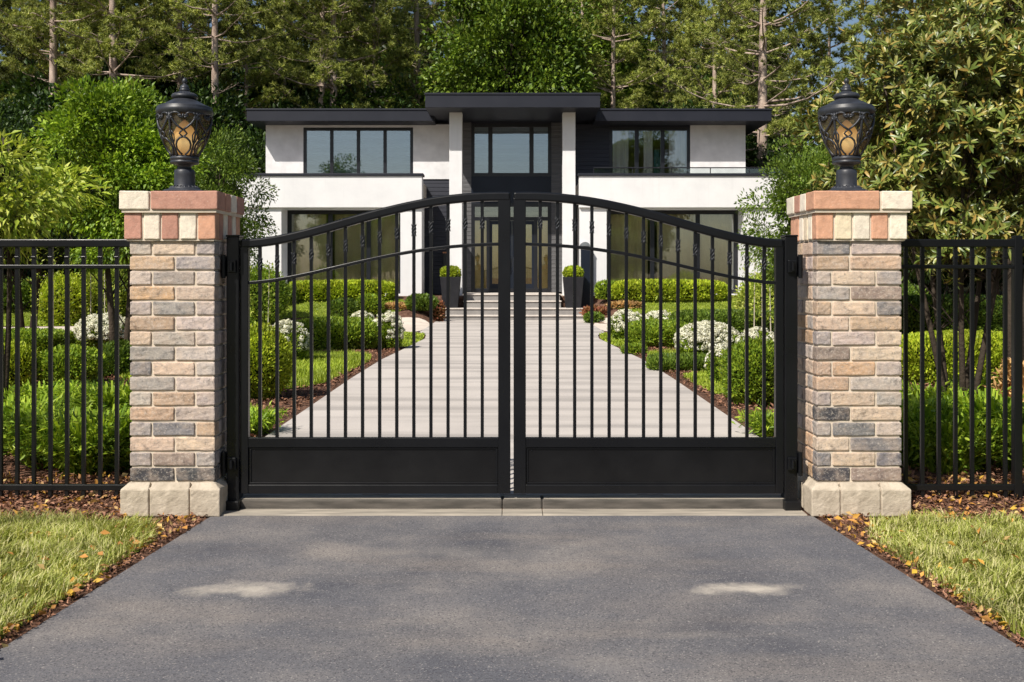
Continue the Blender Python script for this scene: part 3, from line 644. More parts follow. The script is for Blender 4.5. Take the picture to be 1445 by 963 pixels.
    W(L([(178, 352), (190, 344), (192, 336), (196, 330), (198, 316), (196, 304), (190, 298), (192, 290), (186, 284), (176, 280), (150, 270), (118, 252), (96, 240), (84, 232), (76, 228)], 56), 'roof', M['lampmetal'])
    W(L([(70, 230), (82, 226), (91, 218), (93, 208), (90, 200), (80, 192), (64, 184), (48, 178), (36, 172), (30, 168)]), 'crown_disc', M['lampmetal'])
    mb = MB()
    for k in range(28):
        w = 2*math.pi*k/28; c, s = math.cos(w), math.sin(w); mb.tube([(loc[0]+c*q*K, loc[1]+s*q*K, loc[2]+(910-v)*K) for q, v in ((89, 204), (80, 194), (66, 186))], .004, 5)
    mb.build('crown_fluting', M['lampmetal'], root, smooth=True)
    W(L([(30, 172), (36, 166), (37, 160), (30, 154), (33, 148), (30, 138), (22, 126), (13, 120), (10, 116), (16, 108), (19, 98), (16, 86), (9, 76), (2, 70)], 24), 'finial', M['lampmetal'])
    return root
make_lamp(lampL, 'black urn lamp with scrollwork and amber bulb on the left pillar')
make_lamp(lampR, 'black urn lamp with scrollwork and amber bulb on the right pillar')

# ------------------------------------------------------------------ gate
GZ = 7.46; SCL = F/GZ
tp = np.polyfit([382, 345, 307, 259, 214, 176, 128, 83, 5], [338, 334.5, 328, 315, 303, 292, 281, 275.5, 271.5], 4)
mp_ = np.polyfit([382, 307, 233, 158, 113, 64, 19], [399, 390, 373, 358, 350.5, 346, 344], 4)
gy = lambda py: EYE-(py-HY)/SCL
ztop = lambda u: gy(np.polyval(tp, u)); zmid = lambda u: gy(np.polyval(mp_, u))
def gate_leaf(sg, label):
    root = empty('gate_leaf', (sg*382/SCL, GZ, 0), label, 'gate', 'leaves of the double drive gate')
    def bx(mb, u0, u1, y0, y1, z0, z1): a, b = sorted((sg*u0/SCL, sg*u1/SCL)); mb.box(a, b, y0, y1, z0, z1); return mb
    d = .028; zb = gy(696); tt = .066
    # top rail: arched with a rounded back
    us = np.linspace(382, 2.2, 44); pts = [(sg*u/SCL, ztop(u)-tt/2) for u in us]
    MB().sweep(pts, tt, .062, GZ).build('top_rail', M['black'], root, bevel=.014, seg=3)
    us = np.linspace(372, 19, 34); MB().sweep([(sg*u/SCL, zmid(u)-.004) for u in us], .024, .034, GZ).build('curved_rail', M['black'], root, bevel=.004)
    bx(MB(), 371, 382, GZ-d, GZ+d, zb+.001, ztop(378)-tt*.7).build('stile', M['black'], root, bevel=.004)
    bx(MB(), 2.2, 19.5, GZ-d, GZ+d, zb+.001, ztop(10)-tt*.7).build('stile', M['black'], root, bevel=.004)
    bx(MB(), 19.3, 371.2, GZ-.024, GZ+.024, gy(631), gy(617.5)).build('middle_rail', M['black'], root, bevel=.003)
    bx(MB(), 19.3, 371.2, GZ-.027, GZ+.027, zb, gy(683)).build('bottom_rail', M['black'], root, bevel=.007)
    kp = bx(MB(), 19.3, 371.2, GZ-.006, GZ+.006, gy(683.3), gy(630.7)).build('kick_panel', M['black_panel'], root)
    mb = MB()
    bx(mb, 20, 370.5, GZ-.014, GZ-.007, gy(634), gy(631.3)); bx(mb, 20, 370.5, GZ-.016, GZ-.007, gy(682.6), gy(680.5)); bx(mb, 20, 23, GZ-.0135, GZ-.0072, gy(680.3), gy(634.2)); bx(mb, 367.5, 370.5, GZ-.0135, GZ-.0072, gy(680.3), gy(634.2))
    mb.build('panel_trim', M['black'], kp, bevel=.002)
    for (u, v) in ((28, 636), (363, 636), (28, 678), (363, 678)):
        mb = MB().lathe([(.005, 0), (.005, .003), (.002, .004)], 8, (0, 0, 0))
        mb.v = [(sg*u/SCL+x, GZ-.006-z, gy(v)+y) for x, y, z in mb.v]; mb.build('screw', M['black'], kp)
    col = None
    for k in range(14):
        u = (355.5-24.12*k) if sg < 0 else (39.8+24.3*k)
        x = sg*u/SCL; w = .0118; mb = MB().box(x-w, x+w, GZ-w, GZ+w, gy(618), ztop(u)-tt+.01)
        p = mb.build('picket', M['black'], root, bevel=.002)
        zc = (ztop(u)-tt)*.5+zmid(u)*.5+.0
        if col is None:
            mb = MB()
            for q in range(4):
                pts = []
                for i in range(9):
                    t = i/8; a = 2*math.pi*(t*.8+q/4); r = .009+.009*math.sin(math.pi*t); pts.append((r*math.cos(a), r*math.sin(a), (t-.5)*.11))
                mb.tube(pts, [.003]+[.0045]*7+[.003], 6)
            for q in range(4):                  # small leaf tips that flare off the knuckle
                a = 2*math.pi*q/4+.4; c, s = math.cos(a), math.sin(a)
                mb.tube([(c*.010, s*.010, .02), (c*.018, s*.018, .04), (c*.024, s*.024, .056)], [.004, .0045, .0012], 5)
                mb.tube([(c*.010, s*.010, -.02), (c*.017, s*.017, -.04), (c*.023, s*.023, -.052)], [.004, .0045, .0012], 5)
            me = bpy.data.meshes.new('collar'); me.from_pydata(mb.v, [], mb.f); me.polygons.foreach_set('use_smooth', [True]*len(me.polygons)); me.materials.append(M['lampmetal']); col = me
        rp = root.location; o = bpy.data.objects.new('collar', col); COL.objects.link(o); o.parent = p; o.location = (x-rp.x, GZ-rp.y, zc); o.rotation_euler = (0, 0, k*.7); o.scale = (.86, .86, .86)
    return root
gate_leaf(-1, 'left leaf of the black arched gate, with solid kick panel')
gate_leaf(1, 'right leaf of the black arched gate, with solid kick panel')
def gate_post(sg, label):
    a, b = (sg*2.068, sg*1.985); x0, x1 = min(a, b), max(a, b)
    root = empty('gate_post', ((x0+x1)/2, 7.475, 0), label, 'gate post', 'black steel gate posts')
    xo, xi = sg*2.075, sg*1.983
    MB().box(min(xo, xi), max(xo, xi), 7.41, 7.535, -.02, 1.985).build('shaft', M['black'], root, bevel=.006)
    MB().box(min(xo, xi)-.004, max(xo, xi)+.004, 7.405, 7.54, 1.985, 2.0).build('cap', M['black'], root, bevel=.005)
    MB().box(min(xo, xi)-.012, max(xo, xi)+.012, 7.36, 7.575, .0, .0745).build('foot', M['black'], root, bevel=.006)
    for zc in (1.77, .34):
        h = .075
        pl = MB().box(min(sg*2.112, sg*2.076), max(sg*2.112, sg*2.076), 7.40, 7.50, zc-h, zc+h).build('hinge', M['black'], root, bevel=.005)
        MB().tube([(sg*2.088, 7.385, zc-.085), (sg*2.088, 7.385, zc+.085)], .016, 12).build('barrel', M['black'], pl, smooth=False)
        MB().box(min(sg*2.062, sg*2.0), max(sg*2.062, sg*2.0), 7.385, 7.409, zc-.045, zc+.045).build('plate', M['black'], pl, bevel=.004)
        MB().tube([(sg*2.03, 7.37, zc-.03), (sg*2.03, 7.37, zc+.03)], .012, 10).build('pin', M['black'], pl)
gate_post(-1, 'black steel post between the left gate leaf and the left pillar')
gate_post(1, 'black steel post between the right gate leaf and the right pillar')

# ------------------------------------------------------------------ side fences
def fence(sg, label):
    z = 7.6; xa = sg*2.735 if sg < 0 else 2.765; root = empty('metal_fence', (xa, z, 0), label, 'fence', 'black picket fences beside the pillars'); xe = sg*7.6
    def bx(y0, y1, z0, z1): a, b = sorted((xa, xe)); return MB().box(a, b, y0, y1, z0, z1)
    bx(z-.026, z+.026, Z(349, z), Z(338, z)).build('rail', M['black'], root, bevel=.006)
    bx(z-.02, z+.02, Z(379.5, z), Z(374, z)).build('rail', M['black'], root, bevel=.004)
    bx(z-.02, z+.02, Z(692, z), Z(683.5, z)).build('rail', M['black'], root, bevel=.004)
    k = 0; first = None
    x0 = X(165, z) if sg < 0 else X(1278, z); st = .1235
    posts = (sg*3.76, sg*5.98, sg*7.55) if sg > 0 else (sg*4.45, sg*6.6, sg*7.55)
    while abs(x0+sg*st*k) < 7.5:
        x = x0+sg*st*k; k += 1
        if min(abs(x-p) for p in posts) < .05: continue
        if first is None:
            w = .0135; o = MB().box(x-w, x+w, z-w, z+w, .045, Z(348.6, z)).build('picket', M['black'], root, bevel=.0025)
            first = (o, x); c = MB()
            for zz in (1.84,): c.box(x-w-.004, x+w+.004, z-w-.004, z+w+.004, zz-.007, zz+.007)
            c.build('ring', M['black'], o, bevel=.003)
        else:
            o = first[0].copy(); COL.objects.link(o); o.parent = root; o.location = (x-first[1], 0, 0)
            r = first[0].children[0].copy(); COL.objects.link(r); r.parent = o
    for x in posts: MB().box(x-.03, x+.03, z-.03, z+.03, -.02, 2.0).build('post', M['black'], root, bevel=.005)
fence(-1, 'black metal picket fence to the left of the left pillar')
fence(1, 'black metal picket fence to the right of the right pillar')

# ------------------------------------------------------------------ house
H0 = empty('modern_house', (0, 38, .9), 'white two storey house with flat charcoal roofs behind the gate', 'house')
def wall(name, xs, zs, holes, y0, y1, m, parent=H0):
    """one connected wall with openings: xs, zs grid lines; holes = set of (i, j) empty cells"""
    mb = MB(); nx, nz = len(xs)-1, len(zs)-1; full = lambda i, j: 0 <= i < nx and 0 <= j < nz and (i, j) not in holes
    for i in range(nx):
        for j in range(nz):
            if not full(i, j): continue
            a, b, c, d = xs[i], xs[i+1], zs[j], zs[j+1]
            mb.add([(a, y0, c), (b, y0, c), (b, y0, d), (a, y0, d)], [(0, 1, 2, 3)]); mb.add([(a, y1, c), (b, y1, c), (b, y1, d), (a, y1, d)], [(3, 2, 1, 0)])
            if not full(i-1, j): mb.add([(a, y0, c), (a, y0, d), (a, y1, d), (a, y1, c)], [(0, 1, 2, 3)])
            if not full(i+1, j): mb.add([(b, y0, c), (b, y0, d), (b, y1, d), (b, y1, c)], [(3, 2, 1, 0)])
            if not full(i, j-1): mb.add([(a, y0, c), (b, y0, c), (b, y1, c), (a, y1, c)], [(3, 2, 1, 0)])
            if not full(i, j+1): mb.add([(a, y0, d), (b, y0, d), (b, y1, d), (a, y1, d)], [(0, 1, 2, 3)])
    off = wloc(parent); me = bpy.data.meshes.new(name); me.from_pydata([(v[0]-off.x, v[1]-off.y, v[2]-off.z) for v in mb.v], [], mb.f)
    bm = bmesh.new(); bm.from_mesh(me); bmesh.ops.remove_doubles(bm, verts=bm.verts, dist=1e-4); bmesh.ops.recalc_face_normals(bm, faces=bm.faces); bm.to_mesh(me); bm.free()
    return link(name, me, m, parent)
def siding(name, x0, x1, z0, z1, y, m, parent=H0, bh=.16):
    mb = MB(); n = max(1, int(round((z1-z0)/bh))); h = (z1-z0)/n
    for k in range(n): a, b = z0+k*h, z0+(k+1)*h; mb.add([(x0, y, a+.012), (x1, y, a+.012), (x1, y+.012, b), (x0, y+.012, b), (x0, y+.05, a), (x1, y+.05, a), (x1, y+.05, b), (x0, y+.05, b), (x0, y+.014, a), (x1, y+.014, a)],
        [(0, 1, 2, 3), (3, 2, 6, 7), (4, 7, 6, 5), (8, 9, 1, 0), (4, 5, 9, 8), (0, 3, 7, 4, 8), (1, 9, 5, 6, 2)])
    return mb.build(name, m, parent)
def wavy(mb, x0, x1, y, z0, z1, amp=.06, per=.22):
    n = max(4, int((x1-x0)/per*8)); vs = []
    for i in range(n+1):
        x = x0+(x1-x0)*i/n; yy = y+amp*math.sin(2*math.pi*(x-x0)/per)*(.7+.3*math.sin(x*3.1)); vs += [(x, yy, z0), (x, yy, z1)]
    mb.add(vs, [(2*i, 2*i+2, 2*i+3, 2*i+1) for i in range(n)])
def window(x0, x1, z0, z1, y, mull, fw, glass, trans=None, label=None, name='window'):
    mb = MB(); d = .09
    mb.box(x0, x0+fw, y, y+d, z0, z1); mb.box(x1-fw, x1, y, y+d, z0, z1); mb.box(x0+fw, x1-fw, y+.002, y+d, z0, z0+fw); mb.box(x0+fw, x1-fw, y+.002, y+d, z1-fw, z1)
    for mx, mw in mull: mb.box(mx-mw/2, mx+mw/2, y+.004, y+d-.002, z0+fw, z1-fw)
    if trans: mb.box(x0+fw, x1-fw, y+.006, y+d-.004, trans-fw/2, trans+fw/2)
    w = mb.build(name, M['frame'], H0, bevel=.006)
    if label: w['label'] = label
    MB().box(x0+fw*.5, x1-fw*.5, y+.045, y+.057, z0+fw*.5, z1-fw*.5).build('pane', M[glass], w)
    return w
YU, YC, YB = 39.6, 39.9, 37.5
# ---- upper storey shell
zf, zr = 5.15, 7.50
xL0, xL1, xw0, xw1, xm = X(375, YU), X(634, YU), X(428, YU), X(583, YU), X(583, YU)
wz0, wz1 = 5.35, Z(180, YU)
wall('upper_wall', [xL0, xw0, xw1, xL1], [Z(253, YU), wz0, wz1, zr], {(1, 1)}, YU, YU+.3, M['stucco_grey'])
ws = (xw1-xw0)/4
w = window(xw0, xw1, wz0, wz1, YU+.02, [(xw0+.06+(xw1-xw0-.12)*k/4, .13) for k in (1, 2, 3)], .12, 'glass_up')
mb = MB().box(xw0+.1, xw1-.1, YU+.16, YU+.18, wz0, wz1-.05); mb.build('blind', M['blind'], w)
siding('dark_siding', X(590, YU), xL1, .9, Z(253, YU)-.003, YU+.02, M['siding'])
xr0, xrw0, xrw1, xR1 = X(812, YU), X(860, YU), X(974, YU), X(1052, YU)
siding('dark_siding', xr0, xrw0, 5.1, zr, YU+.02, M['siding'])
wall('upper_wall', [xrw1, xR1], [zf-.2, zr], set(), YU, YU+.3, M['stucco_grey'])
wall('upper_wall', [xrw0, xrw1], [zf-.2, wz0], set(), YU+.01, YU+.3, M['roof']); wall('upper_wall', [xrw0, xrw1], [wz1, zr], set(), YU+.01, YU+.3, M['roof'])
w = window(xrw0, xrw1, wz0, wz1, YU+.02, [(xrw0+.06+(xrw1-xrw0-.12)*k/3, .15) for k in (1, 2)], .12, 'glass_mid')
mb = MB(); wavy(mb, xrw0+.15, xrw0+.75, YU+.2, wz0, wz1); wavy(mb, xrw1-.8, xrw1-.1, YU+.2, wz0, wz1); wavy(mb, xrw0+1.35, xrw0+1.7, YU+.2, wz0, wz1); mb.build('curtain', M['curtain_pale'], w)
mb = MB(); wavy(mb, xrw0+1.75, xrw0+2.15, YU+.26, wz0, wz0+1.2); mb.build('drape', M['curtain_teal'], w)
# ---- centre bay
siding('grey_siding', X(650, YC), X(665, YC), .98, 7.62, YC+.02, M['siding_grey']); siding('grey_siding', X(778, YC), X(796, YC), .98, 7.62, YC+.02, M['siding_grey'])
cx0, cx1 = X(665, YC), X(778, YC); cz0, cz1 = Z(249, YC), Z(175, YC)
w = window(cx0, cx1, cz0, cz1, YC, [(X(692, YC), .17), (X(750, YC), .17)], .13, 'glass_up', name='window')
MB().box(cx0+.1, cx1-.1, YC+.14, YC+.16, cz0, cz1).build('blind', M['blind'], w)
wall('head_trim', [cx0, cx1], [cz1, 7.65], set(), YC+.01, YC+.3, M['roof'])
wall('navy_panel', [cx0, cx1], [Z(287, YC), cz0], set(), YC+.02, YC+.3, M['navy'])
# door with sidelights and transom
dz0 = .985; tz = Z(309, YC)
d = window(cx0, cx1, dz0, Z(287, YC), YC+.01, [], .14, 'glass_low', tz, name='entrance_frame')
MB().box(cx0+.14, cx1-.14, YC+.2, YC+.22, tz+.1, Z(287, YC)-.05).build('transom_blind', M['blind'], d)
xd = [cx0+.14, X(689, YC), X(722.5, YC), X(756, YC), cx1-.14]
for i in (1, 2):
    a, b = xd[i]+.004, xd[i+1]-.004; mb = MB(); fw = .15; z1 = tz-.08; y = YC+.03
    mb.box(a, a+fw, y, y+.06, dz0+.02, z1); mb.box(b-fw, b, y, y+.06, dz0+.02, z1); mb.box(a+fw, b-fw, y+.001, y+.06, dz0+.02, dz0+.32); mb.box(a+fw, b-fw, y+.001, y+.06, z1-.14, z1)
    dr = mb.build('door', M['navy'], H0, bevel=.004); MB().box(a+fw-.01, b-fw+.01, y+.025, y+.035, dz0+.3, z1-.12).build('door_glass', M['glass_low'], dr)
    MB().box(a+fw, b-fw, y+.07, y+.08, dz0+.3, z1-.12).build('door_blind', M['gold'], dr)
    hx = b-.07 if i == 1 else a+.07; MB().tube([(hx, y-.05, 1.75), (hx, y-.05, 2.35)], .018, 8).build('handle', M['silver'], dr)
for (a, b) in ((xd[0], xd[1]), (xd[3], xd[4])):
    mb = MB().box(a, b, YC+.10, YC+.12, dz0+.05, tz-.05); mb.build('sidelight_blind', M['gold'], d)
    mb = MB(); mm = b if a == xd[0] else a; mb.box(mm-.07, mm+.07, YC+.016, YC+.1, dz0+.1, tz-.07); mb.build('door_post', M['frame'], d)
# columns
for a, b in ((634, 652), (794, 812)):
    MB().box(X(a, 37.6), X(b, 37.6), 37.6, 38.05, .9, 7.652).build('column', M['stucco'], H0, bevel=.01)
# ---- ground floor bays with parapets
def bay(a0, a1, o0, o1, wb):
    x0, x1 = X(a0, YB), X(a1, YB); h0, h1 = X(o0, YB), X(o1, YB); zt = Z(294.5, YB)
    wall('bay_wall', [x0, h0, h1, x1], [.6, .95, zt, zt+.1], {(1, 1)}, YB, YB+1.15, M['stucco'])
    MB().box(x0-.02, x1+.02, YB-.12, YB+.45, zt+.03, 5.29).build('parapet', M['stucco'], H0, bevel=.01)
    MB().box(x0-.07, x1+.07, YB-.18, YB+.5, 5.291, 5.385).build('parapet_cap', M['roof'], H0, bevel=.008)
    MB().box(x0, x1, YB+.451, YU+3.0, 4.6, 5.1).build('terrace', M['step'], H0)
    y = YB+1.0; w = window(h0+.004, h1-.004, .95, zt-.004, y, [(h0+(h1-h0)*q, .16) for q in wb], .15, 'glass_low')
    mb = MB(); wavy(mb, h0+.1, h0+(h1-h0)*.33, y+.2, .95, zt, .04, .28); wavy(mb, h0+(h1-h0)*.40, h1-.1, y+.22, .95, zt, .04, .3); mb.build('curtain', M['curtain'], w)
    # room behind
    mb = MB(); mb.box(h0-.3, h1+.3, YB+4.6, YB+4.7, .9, zt+.2); mb.box(h0-.3, h1+.3, YB+1.152, YB+4.6, .88, .93); mb.box(h0-.4, h0-.3, YB+1.152, YB+4.6, .9, zt+.2); mb.box(h1+.3, h1+.4, YB+1.152, YB+4.6, .9, zt+.2)
    mb.build('room', M['room'], H0); return w
wl = bay(343, 595, 397, 565, (.37, .70)); wr = bay(818, 1112, 856, 1050, (.36, .70))
# upper rooms
mb = MB()
for a, b, y in ((xw0, xw1, YU), (xrw0, xrw1, YU), (cx0, cx1, YC)):
    mb.box(a-.3, b+.3, y+3.4, y+3.5, 5.1, 7.45); mb.box(a-.3, b+.3, y+.31, y+3.4, 5.11, 5.16)
mb.build('room', M['room'], H0)
# side and rear walls
mb = MB(); mb.box(xL0, xL0+.28, YU+.302, 46, .8, zr-.01); mb.box(xR1-.28, xR1, YU+.302, 46, .8, zr-.01); mb.box(xL0+.28, xR1-.28, 45.7, 45.99, .8, zr-.01)
mb.box(X(343, YB), X(343, YB)+.3, YB+1.152, 44, .7, 4.59); mb.box(X(1112, YB)-.3, X(1112, YB), YB+1.152, 44, .7, 4.59)
mb.box(X(343, YB)+.3, xL0+.01, 43.7, 43.99, .7, 4.59); mb.build('outer_wall', M['stucco'], H0)
# roofs
def roof(x0, x1, y0, y1, z0, z1, m='roof'):
    r = MB().box(x0, x1, y0, y1, z0, z1).build('roof', M[m], H0, bevel=.012)
    MB().box(x0-.03, x1+.03, y0-.03, y1+.03, z1+.001, z1+.07).build('roof_edge', M['roof'], r, bevel=.006); return r
yf = 38.5
roof(X(348, yf), X(612, yf), yf, 46.6, Z(171, yf), Z(156, yf)); roof(X(840, yf), X(1089, yf), yf, 46.6, Z(171, yf), Z(156, yf))
r = roof(X(600, 36.5), X(847, 36.5), 36.5, 46.7, Z(152, 36.5), Z(134, 36.5))
# recessed soffit lamp line under the centre roof
# terrace railing right
zr1 = Z(237, 37.75); mb = MB(); ra, rb = X(838, 37.75), X(1112, 37.75)
mb.tube([(ra, 37.75, zr1), (rb, 37.75, zr1)], .022, 8)
for k in range(6): x = ra+(rb-ra)*k/5; mb.tube([(x, 37.75, 5.385), (x, 37.75, zr1)], .018, 6)
rl = mb.build('railing', M['frame'], H0); MB().box(ra+.03, rb-.03, 37.745, 37.755, 5.40, zr1-.03).build('rail_glass', M['glass_rail'], rl)
mb = MB(); xa = X(343, 38.2); mb.tube([(X(328, 38.2), 38.2, Z(238, 38.2)), (X(368, 38.2), 38.2, Z(238, 38.2))], .02, 8)
for px in (328, 345, 367): mb.tube([(X(px, 38.2), 38.2, 5.1), (X(px, 38.2), 38.2, Z(238, 38.2))], .016, 6)
mb.build('railing', M['frame'], H0)
MB().box(X(326, 38.2), X(343, 37.5)-.1, 37.7, 40, 4.85, 5.1).build('side_balcony', M['stucco'], H0)
# lamps of the house
l = MB().box(X(623, 38.4), X(630, 38.4), 39.3, 39.61, Z(380, 38.4), Z(357, 38.4)).build('wall_lamp', M['frame'], H0, bevel=.01); MB().box(X(622.5, 38.4), X(630.5, 38.4), 39.28, 39.6, Z(356.9, 38.4), Z(355, 38.4)).build('lamp_hood', M['copper'], l)
y = 38.9; MB().lathe([(.02, .0), (.09, -.02), (.10, -.07), (.05, -.10)], 16, (X(460, y), y, 4.1)).build('ceiling_lamp', M['glow_small'], H0, smooth=True)
y = YU+.8; tl = MB().lathe([(.06, 0), (.03, .1), (.03, .25)], 12, (X(960, y), y, 5.17)).build('table_lamp', M['frame'], H0); MB().lathe([(.13, .26), (.09, .46)], 16, (X(960, y), y, 5.17)).build('lamp_shade', M['glow_small'], tl)
# steps
sz = [.20, .44, .69, .93]; sy = [36.0, 36.35, 36.75, 37.1]
mb = MB(); x0, x1 = X(622, 36), X(824, 36); xa, xb = X(654, 36.5), X(792, 36.5)
mb.box(x0, x1, sy[0], 39.9, 0, sz[0]); mb.box(x0+.03, x1-.03, sy[1], 39.89, sz[0]-.01, sz[1]); mb.box(xa, xb, sy[2], 39.88, sz[1]-.01, sz[2]); mb.box(xa+.02, xb-.02, sy[3], 39.87, sz[2]-.01, sz[3])
st = mb.build('front_steps', M['riser'], H0, bevel=.006)
mb = MB(); ab = [(x0, x1), (x0+.03, x1-.03), (xa, xb), (xa+.02, xb-.02)]
for (a, b), y_, z_, d_ in zip(ab, sy, sz, (.36, .42, .36, 2.7)): mb.box(a-.02, b+.02, y_-.04, y_+d_, z_+.001, z_+.045)
mb.build('tread', M['step'], st, bevel=.006)
MB().box(x0+.05, xa-.003, 37.35, 39.86, sz[1]-.01, .92).build('stair_cheek', M['step'], H0); MB().box(xb+.003, x1-.05, 37.35, 39.86, sz[1]-.01, .92).build('stair_cheek', M['step'], H0)
# mailbox by the right column
y = 37.2; MBX = empty('mailbox_stand', (X(827, y), y, .55), 'tall dark mailbox stand with silver top right of the right column', 'mailbox')
gz = gh(X(827, y), y)-.02; MBX.location.z = gz
MB().box(X(820, y), X(834, y), y, y+.25, gz, Z(350, y)).build('pedestal', M['navy'], MBX, bevel=.01)
mb = MB(); n = 10; vs = []
for k in range(n+1):
    a = math.pi*k/n; 
    for yy in (y-.08, y+.33): vs.append(((X(819, y)+X(832, y))/2+.18*math.cos(a), yy, Z(349, y)+.04+.15*math.sin(a)))
mb.add(vs, [(2*k, 2*k+1, 2*k+3, 2*k+2) for k in range(n)]+[tuple(range(0, 2*n+2, 2)), tuple(range(2*n+1, 0, -2)), (0, 2*n, 2*n+1, 1)]); mb.build('letter_box', M['silver'], MBX)
# planters
for (a, b, lab) in ((622, 650, 'tapered slate planter with lime ball shrub left of the front steps'), (794.5, 823, 'tapered slate planter with lime ball shrub right of the front steps')):
    y = 36.72; x0, x1 = X(a, y), X(b, y); c = (x0+x1)/2; zt = Z(391, y); zb = .487
    p = empty('planter', (c, y, zb), lab, 'planter', 'planters flanking the front steps'); mb = MB(); ht = (x1-x0)/2; hb = ht*.74
    vs = []
    for h, z in ((hb, zb), (ht, zt), (ht-.05, zt), (ht-.07, zt-.12)): vs += [(c-h, y-h, z), (c+h, y-h, z), (c+h, y+h, z), (c-h, y+h, z)]
    fs = [(3, 2, 1, 0)]+[(4*k+i, 4*k+(i+1) % 4, 4*k+4+(i+1) % 4, 4*k+4+i) for k in range(3) for i in range(4)]; mb.add(vs, fs); mb.build('pot', M['pot'], p, bevel=.01)
    MB().box(c-ht+.055, c+ht-.055, y-ht+.055, y+ht-.055, zt-.11, zt-.05).build('soil', M['soil'], p)
    me = bush_mesh('foliage', .34, .34, .21, .085, M['lf_lime']); link('foliage', me, None, p, (0, 0, zt-.06-zb))

# ------------------------------------------------------------------ garden shrubs
B = bush_px
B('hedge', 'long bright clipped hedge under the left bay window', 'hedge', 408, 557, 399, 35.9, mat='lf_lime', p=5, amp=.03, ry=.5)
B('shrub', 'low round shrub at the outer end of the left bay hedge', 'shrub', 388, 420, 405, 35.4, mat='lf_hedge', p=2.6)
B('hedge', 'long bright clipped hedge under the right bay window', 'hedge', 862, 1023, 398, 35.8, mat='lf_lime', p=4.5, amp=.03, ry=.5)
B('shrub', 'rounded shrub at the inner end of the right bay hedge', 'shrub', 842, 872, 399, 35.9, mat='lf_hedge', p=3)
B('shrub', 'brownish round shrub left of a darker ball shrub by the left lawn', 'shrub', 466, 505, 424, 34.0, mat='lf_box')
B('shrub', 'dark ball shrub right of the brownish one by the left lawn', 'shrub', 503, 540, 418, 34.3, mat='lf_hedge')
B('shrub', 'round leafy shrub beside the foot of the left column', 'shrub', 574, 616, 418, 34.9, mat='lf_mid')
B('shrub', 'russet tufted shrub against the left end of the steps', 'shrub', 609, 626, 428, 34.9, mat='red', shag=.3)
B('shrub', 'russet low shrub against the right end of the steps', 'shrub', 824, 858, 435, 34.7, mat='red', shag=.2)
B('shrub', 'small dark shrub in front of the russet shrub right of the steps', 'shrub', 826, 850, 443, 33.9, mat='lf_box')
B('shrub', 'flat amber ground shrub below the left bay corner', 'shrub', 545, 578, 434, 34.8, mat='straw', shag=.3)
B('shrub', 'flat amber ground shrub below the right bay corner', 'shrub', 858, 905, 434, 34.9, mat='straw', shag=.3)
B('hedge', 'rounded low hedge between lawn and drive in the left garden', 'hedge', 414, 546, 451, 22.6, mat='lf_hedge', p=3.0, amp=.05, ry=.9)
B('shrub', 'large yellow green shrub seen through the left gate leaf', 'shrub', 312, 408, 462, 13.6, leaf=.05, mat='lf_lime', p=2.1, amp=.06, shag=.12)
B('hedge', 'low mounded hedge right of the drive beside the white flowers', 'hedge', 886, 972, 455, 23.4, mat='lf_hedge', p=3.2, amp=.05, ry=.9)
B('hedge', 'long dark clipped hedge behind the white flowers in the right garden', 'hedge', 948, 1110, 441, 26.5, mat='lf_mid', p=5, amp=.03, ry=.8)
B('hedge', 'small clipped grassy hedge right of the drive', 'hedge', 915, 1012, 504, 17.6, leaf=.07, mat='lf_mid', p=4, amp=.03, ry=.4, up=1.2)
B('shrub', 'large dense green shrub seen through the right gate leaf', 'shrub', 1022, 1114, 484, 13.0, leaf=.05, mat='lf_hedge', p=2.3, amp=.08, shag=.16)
B('shrub', 'low edging shrub at the drive edge below the right mound', 'shrub', 878, 912, 488, 21, mat='lf_hedge', amp=.04)
G2 = 'white hydrangeas in the garden beds'
flower_px(376, 434, 453, 19.0, 'white hydrangea behind the large yellow green shrub at left', G2)
flower_px(494, 527, 440, 26.5, 'small white hydrangea left of its taller neighbour by the left path', G2)
flower_px(527, 568, 441, 22.4, 'white hydrangea at the bend of the left path', G2)
flower_px(860, 911, 439, 25.6, 'white hydrangea nearest the right edge of the drive', G2)
flower_px(910, 950, 440, 27.5, 'small white hydrangea behind the low mound in the right garden', G2)
flower_px(955, 1042, 456, 19.6, 'widest white hydrangea in the right garden', G2, 60)
flower_px(998, 1038, 488, 15.6, 'small white hydrangea tucked beside the large green shrub', G2)
flower_px(1040, 1096, 464, 18.0, 'white hydrangea above the large green shrub at right', G2)
flower_px(108, 188, 445, 22.5, 'broad white hydrangea seen through the left fence', G2, 60)
B('hedge', 'clipped hedge behind the left fence near the path', 'hedge', -30, 92, 468, 20.5, mat='lf_hedge', p=4.5, amp=.04, ry=.7)
B('shrub', 'round shrub at the far left behind the fence', 'shrub', -20, 48, 488, 14.8, leaf=.06, mat='lf_lime', shag=.15)
B('shrub', 'round light shrub in the middle of the left fence', 'shrub', 58, 142, 492, 15.2, leaf=.06, mat='lf_hedge', shag=.15)
B('shrub', 'leafy shrub behind the left fence next to the pillar', 'shrub', 140, 200, 486, 16.5, leaf=.06, mat='lf_mid', shag=.15)
B('hedge', 'light green hedge behind the right fence', 'hedge', 1262, 1470, 472, 15.6, leaf=.06, mat='lf_lime', p=4, amp=.05, ry=.6)
B('hedge', 'darker tall hedge deep behind the right fence', 'hedge', 1190, 1500, 420, 21, mat='lf_box', p=4, amp=.05, ry=.8)
